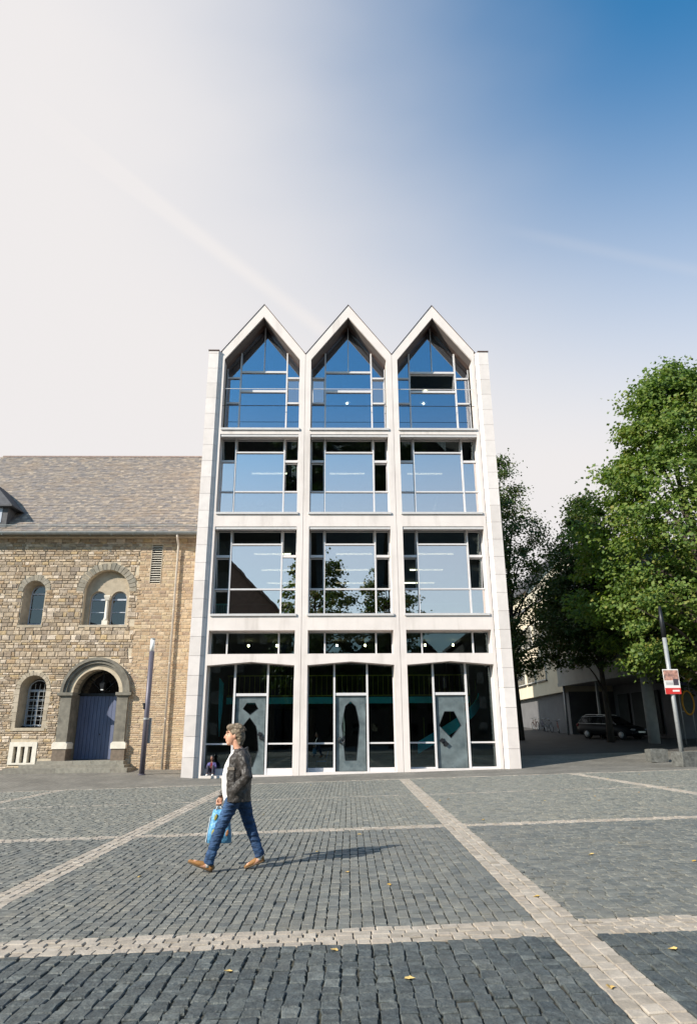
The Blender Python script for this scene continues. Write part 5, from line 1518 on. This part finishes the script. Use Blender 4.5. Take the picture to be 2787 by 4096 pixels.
# head: skull, face, jaw, nose, brow, ear
hx, hz = -.105, 1.615
body.ell((hx+.015, 0, hz+.025), (.098, .076, .105), 20, 14)
body.ell((hx-.035, 0, hz-.035), (.072, .062, .092), 18, 12)
body.ell((hx-.060, 0, hz-.098), (.042, .042, .030), 14, 10)          # chin
body.loft([((hx-.098, 0, hz+.022), .010, .009), ((hx-.118, 0, hz-.012), .012, .012), ((hx-.130, 0, hz-.030), .013, .014), ((hx-.112, 0, hz-.040), .010, .014)], 10, (0, 1, 0))   # nose
body.ell((hx-.085, 0, hz+.040), (.026, .052, .018), 14, 8)           # brow
body.ell((hx-.104, 0, hz-.062), (.012, .024, .008), 12, 8)           # lips
body.ell((hx-.101, 0, hz-.074), (.012, .020, .008), 12, 8)
for s in (-1, 1):
    body.ell((hx+.018, s*.077, hz-.010), (.020, .010, .033), 12, 8)   # ears
    body.ell((hx-.078, s*.030, hz+.012), (.012, .014, .010), 10, 8)   # eyes
arm(body, SL_, EL_, WL_); arm(body, SR_, ER_, WR_)
leg(body, HL_, KL_, AL_); leg(body, HR_, KR_, AR_)
body.loft([((-.345, -.10, .11), .036, .036), ((-.35, -.10, .075), .045, .038), ((-.43, -.10, .085), .035, .040), ((-.53, -.10, .125), .022, .036)], 12)
body.loft([((.275, .10, .16), .036, .036), ((.28, .10, .12), .045, .038), ((.20, .10, .07), .035, .040), ((.11, .10, .045), .022, .036)], 12)
# near hand flat in the pocket
body.loft([(WL_, .026, .022), ((-.045, -.165, .915), .032, .014), ((-.055, -.14, .88), .034, .012), ((-.065, -.125, .845), .026, .009)], 12)
# far hand: palm, four curled fingers, thumb
w0 = Vector(WR_)
body.loft([(w0, .026, .022), (w0+Vector((-.018, 0, -.045)), .036, .018), (w0+Vector((-.030, 0, -.09)), .038, .017)], 12)
for k, (dx, l) in enumerate(((-.034, .92), (-.012, 1.0), (.010, .95), (.030, .78))):
    k0 = w0+Vector((-.030+dx, 0, -.088))
    body.tube([k0, k0+Vector((0, -.012, -.030*l)), k0+Vector((0, -.034, -.042*l)), k0+Vector((0, -.046, -.022*l)), k0+Vector((0, -.040, -.004))], [.0095, .0092, .0088, .0082, .0075], 8)
body.tube([w0+Vector((-.045, -.005, -.045)), w0+Vector((-.066, -.018, -.072)), w0+Vector((-.060, -.036, -.096)), w0+Vector((-.045, -.048, -.108))], [.012, .0105, .0095, .008], 8)
lobj('body', fuse(body, 'body', .0065, 4), M_skin, man)
M_eye = mat('dark_eye', (0.03, 0.022, 0.018), 0.3, 0.1, 20, 0)
M_lip = mat('lip_colour', (0.42, 0.17, 0.13), 0.5, 0.1, 20, 0)
for s in (-1, 1):
    lobj('eye', MB().ell((hx-.086, s*.034, hz+.013), (.006, .010, .0055), 10, 7).mesh('eye', True), M_eye, man)
    lobj('eyebrow', MB().tube([(hx-.104, s*.014, hz+.046), (hx-.100, s*.034, hz+.050), (hx-.084, s*.052, hz+.044)], .0055, 6).mesh('eyebrow', True), M_hair, man)
lobj('mouth', MB().tube([(hx-.098, -.024, hz-.068), (hx-.114, 0, hz-.067), (hx-.098, .024, hz-.068)], .0035, 6).mesh('mouth', True), M_lip, man)
# hair: swept back over ears and nape
hr = MB()
hr.ell((hx+.028, 0, hz+.050), (.104, .088, .100), 20, 14)
hr.ell((hx+.075, 0, hz-.020), (.070, .080, .098), 18, 12)
hr.ell((hx-.030, -.012, hz+.098), (.078, .068, .050), 16, 10)
hr.ell((hx-.072, 0, hz+.088), (.032, .055, .030), 14, 8)
for s in (-1, 1):
    hr.ell((hx+.050, s*.068, hz+.030), (.055, .022, .060), 14, 8)
    hr.ell((hx-.004, s*.074, hz+.040), (.028, .014, .040), 12, 8)
hr.ell((hx+.080, 0, hz-.105), (.042, .062, .040), 14, 8)
for k in range(150):
    a, t = rnd.uniform(0, 2*math.pi), rnd.uniform(.1, 1.5)
    d = Vector((math.sin(t)*math.cos(a), math.sin(t)*math.sin(a)*.85, math.cos(t)))
    p = Vector((hx+.03, 0, hz+.045))+Vector((d.x*.100, d.y*.085, d.z*.100))
    if p.x < hx-.06 and p.z < hz+.06: continue
    hr.loft([(p-Vector((.022, 0, -.004)), .005, .006), (p+d*.005, .008, .008), (p+Vector((.028, 0, -.016))+d*.007, .004, .005)], 8)
hair = lobj('hair', fuse(hr, 'hair', .0045, 2, .0025, 80, (.3, 1, 1)), M_hair, man)
# white t-shirt
ts = MB()
ts.loft([((-.055, 0, .83), .150, .165), ((-.075, 0, .95), .160, .170), ((-.085, 0, 1.08), .158, .168), ((-.072, 0, 1.22), .145, .178), ((-.045, 0, 1.34), .115, .178), ((-.04, 0, 1.415), .080, .105), ((-.045, 0, 1.445), .068, .080)], 22)
lobj('t_shirt', fuse(ts, 't_shirt', .011, 4, .004, 14, (1, 1, .5)), M_shirt, man)
# jacket: open shell built from side to side round the back, plus sleeves
jk = MB()
lv_ = [(.80, -.035, .165, .205), (.90, -.040, .170, .205), (1.00, -.045, .172, .203), (1.12, -.045, .172, .205), (1.24, -.038, .162, .212), (1.34, -.022, .138, .212), (1.405, -.015, .100, .150), (1.45, -.022, .082, .098)]
inn, outr = [], []
na = 30
for z, cx_, rx, ry in lv_:
    a_open = 84 if z < 1.3 else 58
    row_o, row_i = [], []
    for k in range(na+1):
        a = R(-180+a_open*.62+(360-a_open*1.24)*k/na)
        fold = 1+.035*noise.noise(Vector((math.cos(a)*3, math.sin(a)*3, z*7)))
        row_o.append((cx_+rx*1.06*fold*math.cos(a), ry*1.06*fold*math.sin(a), z)); row_i.append((cx_+(rx-.006)*math.cos(a), (ry-.006)*math.sin(a), z))
    outr.append(row_o); inn.append(row_i)
nl = len(lv_); m_ = na+1
vs = [p for r_ in outr for p in r_]+[p for r_ in inn for p in r_]
fs = []
for i in range(nl-1):
    for k in range(na):
        a, b_ = i*m_+k, (i+1)*m_+k
        fs += [(a, a+1, b_+1, b_), (nl*m_+a+1, nl*m_+a, nl*m_+b_, nl*m_+b_+1)]
    for k in (0, na):
        a, b_ = i*m_+k, (i+1)*m_+k
        fs.append((a, b_, nl*m_+b_, nl*m_+a) if k == 0 else (b_, a, nl*m_+a, nl*m_+b_))
for i in (0, nl-1):
    for k in range(na):
        a = i*m_+k; fs.append((a, nl*m_+a, nl*m_+a+1, a+1) if i == 0 else (a+1, nl*m_+a+1, nl*m_+a, a))
jk.add(vs, fs)
def sleeve(b, sh, el, wr):
    sh, el, wr = Vector(sh), Vector(el), Vector(wr)
    b.loft([(sh+Vector((0, .02 if sh.y < 0 else -.02, .012)), .082, .080), (sh.lerp(el, .35), .074, .070), (sh.lerp(el, .75), .067, .063), (el, .067, .062), (el.lerp(wr, .3), .062, .058), (el.lerp(wr, .75), .054, .050), (wr, .049, .046), (wr+(wr-el).normalized()*(.05 if sh.y < 0 else 0.001)+Vector((0, .045 if sh.y < 0 else 0, 0)), .047, .040)], 14, (.3, 1, .1))
sleeve(jk, SL_, EL_, WL_); sleeve(jk, SR_, ER_, WR_)
# collar
jk.loft([((.045, -.075, 1.435), .020, .016), ((.075, 0, 1.455), .020, .016), ((.045, .075, 1.435), .020, .016), ((-.05, .095, 1.38), .018, .020), ((-.125, .085, 1.28), .014, .030)], 10, (0, 0, 1))
jk.loft([((.045, -.075, 1.435), .020, .016), ((-.05, -.098, 1.38), .018, .020), ((-.135, -.090, 1.28), .014, .030)], 10, (0, 0, 1))
jo = lobj('jacket', fuse(jk, 'jacket', .0095, 2, .011, 17, (1.0, 1.0, .6)), M_jack, man)
# patch pocket with pale flap on the near chest, lower pocket
lobj('chest_pocket_flap', MB().add([(-.155, -.192, 1.19), (-.055, -.226, 1.19), (-.055, -.231, 1.225), (-.155, -.196, 1.225), (-.155, -.182, 1.19), (-.055, -.216, 1.19), (-.055, -.221, 1.225), (-.155, -.186, 1.225)],
     [(0, 1, 2, 3), (4, 7, 6, 5), (0, 4, 5, 1), (3, 2, 6, 7), (1, 5, 6, 2), (0, 3, 7, 4)]).mesh('chest_pocket_flap'), mat('pale_flap', (0.17, 0.145, 0.12), .8, .2, 40, .3, 60), jo)
lobj('cuff', MB().rings([[Vector(ER_).lerp(Vector(WR_), f)+Vector((math.cos(a)*r_, math.sin(a)*r_*.9, math.cos(a)*r_*.35)) for a in np.linspace(0, 2*math.pi, 17)[:-1]] for f, r_ in ((.93, .050), (.95, .054), (1.03, .054), (1.04, .046))]).mesh('cuff', True), M_jack, jo)
# jeans
jn = MB()
jn.loft([((-.045, 0, .90), .130, .165), ((-.04, 0, .86), .132, .168), ((-.03, 0, .79), .115, .155)], 20)
def jleg(b, hip, knee, ank):
    hip, knee, ank = Vector(hip), Vector(knee), Vector(ank)
    b.loft([(hip+Vector((0, 0, -.01)), .108, .088), (hip.lerp(knee, .3), .098, .088), (hip.lerp(knee, .7), .080, .076), (knee, .073, .070), (knee.lerp(ank, .3), .070, .068), (knee.lerp(ank, .65), .063, .062), (knee.lerp(ank, .9), .062, .062), (ank+Vector((0, 0, -.01)), .066, .064)], 18)
jleg(jn, HL_, KL_, AL_); jleg(jn, HR_, KR_, AR_)
lobj('jeans', fuse(jn, 'jeans', .0095, 3, .011, 13, (.5, 1, 2.0)), M_jean, man)
lobj('belt', MB().rings([[(-.052+rx*math.cos(a), ry*math.sin(a), z) for a in np.linspace(0, 2*math.pi, 29)[:-1]] for rx, ry, z in ((.135, .170, .872), (.142, .177, .874), (.142, .177, .908), (.135, .170, .91))]).mesh('belt', True), M_belt, man)
lobj('belt_buckle', MB().box(-.20, -.188, -.03, .03, .872, .91).mesh('belt_buckle'), M_chrome, man)
# shoes
def shoe(heel, toe, y):
    h, t = Vector(heel), Vector(toe)
    d = (t-h); up_ = Vector((-d.z, 0, d.x)).normalized()
    if up_.z < 0: up_ = -up_
    P = lambda f, u: Vector((h.x, y, h.z))+Vector((d.x, 0, d.z))*f+up_*u
    s = MB()
    s.loft([(P(-.02, .045), .030, .022), (P(.06, .046), .046, .034), (P(.30, .042), .043, .036), (P(.55, .034), .033, .043), (P(.80, .025), .024, .042), (P(.97, .020), .018, .030), (P(1.02, .018), .008, .015)], 16)
    so = lobj('shoe', fuse(s, 'shoe', .006, 4), M_shoe, man)
    q = MB(); ring = []
    n_ = 22
    pts = []
    for k in range(n_):
        a = 2*math.pi*k/n_
        f = .5-.53*math.cos(a); wdt = .041*abs(math.sin(a))**.6*(1 if f > .45 else .85)
        pts.append((f, math.copysign(wdt, math.sin(a))))
    q.rings([[P(f, u)+Vector((0, w_, 0)) for f, w_ in pts] for u in (-.004, .014)])
    lobj('sole', q.mesh('sole', True), M_sole, so)
shoe((-.300, 0, .005), (-.595, 0, .115), -.10)
shoe((.335, 0, .085), (.085, 0, .003), .10)
for (x, y, z) in ((-.352, -.10, .088), (.272, .10, .132)):
    lobj('sock', MB().loft([((x, y, z-.03), .043, .040), ((x+.004, y, z+.05), .043, .041)], 14).mesh('sock', True), M_sock, man)
# blue carrier bag in the far hand
M_bag = mat('blue_carrier_bag', (0.11, 0.31, 0.52), 0.4, 0.2, 9, 0.8, 16, dirt=((0.07, 0.32, 0.56), 7.0, .6), bdist=.03)
M_spot = mat('yellow_green_spot', (0.26, 0.24, 0.06), 0.5, 0.3, 30, 0)
M_spot2 = mat('orange_spot', (0.28, 0.13, 0.06), 0.5, 0.3, 30, 0)
M_bagw = mat('pale_bag_side', (0.60, 0.70, 0.77), 0.4, 0.06, 8, .3, 14)
bx_, by_ = mx0-.285, my0+.235
bag = thing('carrier_bag', (bx_, by_, mz0+.29), 'blue plastic carrier bag with yellow leaf spots held by the walking man', 'bag')
def bw(x, y, z): return (mx0+x, my0+y, mz0+z)
rg_ = []
for z, x0_, x1_, th_ in ((.285, -.425, -.125, .055), (.29, -.435, -.118, .070), (.40, -.425, -.122, .080), (.52, -.405, -.140, .066), (.62, -.385, -.165, .045), (.685, -.370, -.190, .025)):
    cx_ = (x0_+x1_)/2; hw = (x1_-x0_)/2; ring = []
    for k in range(28):
        a = 2*math.pi*k/28
        ex, ey = math.copysign(abs(math.cos(a))**.45, math.cos(a)), math.copysign(abs(math.sin(a))**.7, math.sin(a))
        wv = 1+.06*noise.noise(Vector((k*.7, z*9, 2)))
        ring.append(bw(cx_+hw*ex, .235+th_*ey*wv, z))
    rg_.append(ring)
MB().rings(rg_).build('bag_body', M_bag, bag, True)
for ya in (.215, .255):
    MB().tube([bw(-.335, ya, .675), bw(-.315, ya-.004, .72), bw(-.295, .225, .755), bw(-.275, ya-.004, .72), bw(-.235, ya, .675)], .009, 7).build('handle', M_bagw, bag, True)
MB().add([bw(-.446, .185, .30), bw(-.446, .285, .30), bw(-.405, .27, .60), bw(-.405, .20, .60), bw(-.438, .185, .30), bw(-.438, .285, .30), bw(-.395, .27, .60), bw(-.395, .20, .60)],
         [(0, 1, 2, 3), (4, 7, 6, 5), (0, 4, 5, 1), (2, 6, 7, 3), (1, 5, 6, 2), (0, 3, 7, 4)]).build('side_gusset', M_bagw, bag)
for x, z, m in ((-.325, .595, M_spot), (-.345, .42, M_spot), (-.165, .41, M_spot2)):
    yy = .235-(.058 if z > .55 else .088)
    MB().rings([[bw(x+q*.020*math.cos(a)+q*.008*math.sin(a), yy-d, z+q*.040*math.sin(a)) for a in np.linspace(0, 2*math.pi, 17)[:-1]] for q, d in ((1, -.006), (1, 0), (.6, .003))]).build('leaf_spot', m, bag, True)

# ================================================================== SEATED GIRL IN THE ENTRANCE
M_skin2 = mat('brown_skin', (0.20, 0.095, 0.06), 0.5, 0.08, 20, 0)
M_hair2 = mat('black_hair', (0.012, 0.010, 0.010), 0.4, 0.2, 40, 0.3, 90)
M_top = mat('dark_red_top', (0.17, 0.02, 0.03), 0.8, 0.2, 15, 0.2, 40)
M_jk2 = mat('violet_blue_cardigan', (0.10, 0.085, 0.22), 0.8, 0.2, 15, 0.2, 40)
M_trs = mat('dark_trousers', (0.03, 0.03, 0.045), 0.85, 0.2, 15, 0.2, 40)
gx, gy = -6.05, .33
gz0 = (g(-4.62, 1.5)+.008)*KS+.043+.002
girl = thing('seated_person', (gx, gy, gz0), 'girl in red top and violet cardigan sitting in the left entrance corner', 'person')
gb_ = MB()
gb_.loft([((0, .06, .10), .13, .11), ((0, .06, .25), .12, .095), ((0, .03, .42), .125, .085), ((0, .03, .52), .10, .07), ((0, .02, .56), .045, .04)], 16, (0, 1, 0))
gb_.loft([((0, .02, .53), .04, .04), ((0, .005, .62), .038, .04)], 12, (0, 1, 0))
gb_.ell((0, -.015, .71), (.068, .080, .095), 16, 12); gb_.ell((0, -.075, .675), (.04, .03, .05), 12, 8); gb_.ell((0, -.098, .70), (.012, .014, .02), 10, 8)
for s in (-1, 1):
    gb_.loft([((s*.075, .03, .11), .065, .06), ((s*.10, -.16, .30), .055, .05), ((s*.11, -.27, .38), .05, .046), ((s*.11, -.30, .25), .045, .042), ((s*.12, -.36, .07), .034, .032)], 12, (1, 0, 0))
    gb_.loft([((s*.12, -.36, .06), .032, .032), ((s*.12, -.46, .035), .026, .034)], 10, (1, 0, 0))
    gb_.loft([((s*.14, .03, .50), .042, .04), ((s*.18, -.03, .34), .035, .034), ((s*.10, -.20, .36), .028, .026), ((s*.05, -.26, .37), .02, .026)], 10, (1, 0, 0))
    for k in range(4):
        gb_.tube([(s*.045-.008*k*s, -.27, .375-.012*k), (s*(.02-.006*k), -.295, .365-.012*k), (s*.01, -.30, .35-.012*k)], .0075, 6)
    gb_.tube([(s*.05, -.25, .39), (s*.03, -.27, .41)], .008, 6)
lobj('body', fuse(gb_, 'body', .009, 3), M_skin2, girl)
h2 = MB(); h2.ell((0, .020, .745), (.092, .096, .105), 16, 12); h2.loft([((0, .06, .74), .085, .05), ((0, .085, .58), .10, .04), ((0, .09, .42), .085, .03)], 14, (0, 1, 0))
for s in (-1, 1): h2.loft([((s*.068, .0, .74), .022, .035), ((s*.082, .0, .62), .022, .035), ((s*.085, -.01, .48), .014, .025)], 10, (0, 1, 0))
lobj('hair', fuse(h2, 'hair', .009, 2), M_hair2, girl)
tp = MB(); tp.loft([((0, .06, .10), .14, .12), ((0, .06, .25), .13, .105), ((0, .03, .42), .134, .094), ((0, .03, .52), .105, .08), ((0, .02, .545), .06, .055)], 16, (0, 1, 0))
lobj('top', fuse(tp, 'top', .011, 3), M_top, girl)
cd = MB()
for s in (-1, 1):
    cd.loft([((s*.085, .05, .10), .075, .13), ((s*.085, .05, .30), .07, .115), ((s*.085, .03, .46), .066, .105), ((s*.06, .03, .535), .05, .075)], 12, (0, 1, 0))
    cd.loft([((s*.13, .03, .51), .052, .05), ((s*.185, -.03, .34), .046, .044), ((s*.115, -.19, .355), .038, .036)], 12, (1, 0, 0))
lobj('cardigan', fuse(cd, 'cardigan', .011, 3), M_jk2, girl)
tq = MB(); tq.loft([((0, .06, .03), .15, .12), ((0, .05, .16), .15, .125)], 14, (0, 1, 0))
for s in (-1, 1): tq.loft([((s*.075, .03, .11), .078, .072), ((s*.10, -.16, .30), .066, .06), ((s*.11, -.27, .38), .06, .055), ((s*.11, -.30, .25), .055, .05), ((s*.12, -.355, .09), .044, .042)], 12, (1, 0, 0))
lobj('trousers', fuse(tq, 'trousers', .011, 3), M_trs, girl)
for s in (-1, 1):
    sh = MB(); sh.loft([((s*.12, -.32, .04), .035, .038), ((s*.12, -.40, .045), .04, .042), ((s*.12, -.48, .032), .028, .04), ((s*.12, -.51, .028), .012, .02)], 12, (1, 0, 0))
    lobj('shoe', fuse(sh, 'shoe', .008, 3), M_shirt, girl)

# ================================================================== CHAIR GLIMPSED IN THE MIDDLE HALL
ch = thing('blue_chair', (-1.35, 2.05, .065), 'small blue-backed chair behind the glass left of the middle door', 'chair')
M_cb = mat('blue_chair_shell', (0.05, 0.16, 0.45), 0.5, 0.05, 8, 0)
box(-1.58, -1.12, 2.68, 3.12, .44, .47).build('seat', M_cb, ch)
MB().add([(-1.14, 2.70, .60), (-1.14, 3.10, .60), (-1.05, 3.10, .90), (-1.05, 2.70, .90), (-1.11, 2.70, .60), (-1.11, 3.10, .60), (-1.02, 3.10, .90), (-1.02, 2.70, .90)], [(0, 1, 2, 3), (4, 7, 6, 5), (0, 4, 5, 1), (2, 6, 7, 3), (1, 5, 6, 2), (0, 3, 7, 4)]).build('backrest', M_cb, ch)
for x, y in ((-1.56, 2.70), (-1.56, 3.10), (-1.14, 2.70), (-1.14, 3.10)):
    MB().tube([(x, y, .44), (x+(.04 if x > -1.3 else -.04), y, .02)], .012, 7).build('leg', M_chrome, ch)

for c in list(ch.children): c.data.transform(Matrix.Translation((0, -.85, .045)))
# ================================================================== FALLEN LEAVES
M_fl = mat('fallen_leaf', (0.45, 0.28, 0.06), 0.7, 0.25, 40, 0.2, 60, piece=[(0.50, 0.34, 0.08), (0.42, 0.22, 0.05), (0.55, 0.42, 0.16), (0.34, 0.16, 0.05)])
def leaf_mesh(seed):
    rr = random.Random(seed); n_ = 10; v = []
    for k in range(n_):
        a = 2*math.pi*k/n_; r_ = (.5 if k % 2 == 0 else .33)*(1+.3*math.cos(a))
        v.append((r_*math.cos(a), r_*.75*math.sin(a), .10*abs(math.sin(a))+.06*rr.random()))
    v.append((0, 0, 0.0)); v2 = [(a, b_, c-.015) for a, b_, c in v]
    f = [(k, (k+1) % n_, n_) for k in range(n_)]+[(n_+1+(k+1) % n_, n_+1+k, 2*n_+1) for k in range(n_)]+[((k+1) % n_, k, n_+1+k, n_+1+(k+1) % n_) for k in range(n_)]
    me = bpy.data.meshes.new('fallen_leaf'); me.from_pydata(v+v2, [], f); me.materials.append(M_fl); return me
lms = [leaf_mesh(k) for k in range(5)]
spots = [(-.26, -25.6), (1.0, -25.9), (-1.5, -25.3), (-.75, -24.9), (1.95, -25.7), (1.25, -23.4), (1.75, -25.2), (-1.0, -20.2), (-.35, -18.6), (-.6, -21.8), (-.15, -22.6), (2.6, -21.2), (3.6, -21.9), (3.9, -22.1), (4.3, -21.6), (3.3, -20.4), (.4, -15.2), (1.3, -14.6), (5.2, -14.5), (6.8, -12.9), (8.9, -13.3), (8.2, -14.6), (7.6, -15.2)]
for k in range(34):
    spots.append((rnd.uniform(-6, 12), rnd.uniform(-14, -5) if k % 3 else rnd.uniform(-24, -14)))
for k, (x, y) in enumerate(spots):
    o = obj('fallen_leaf', lms[k % 5], None)
    s = rnd.uniform(.055, .085)
    o.scale = (s, s, s); o.location = (x, y, g(x, y)+.004); o.rotation_euler = (rnd.uniform(-.2, .2), rnd.uniform(-.2, .2), rnd.uniform(0, 6.28))
    tag(o, 'small fallen yellow leaf lying on the setts', 'leaf', 'fallen leaves on the square')
print('people ready')
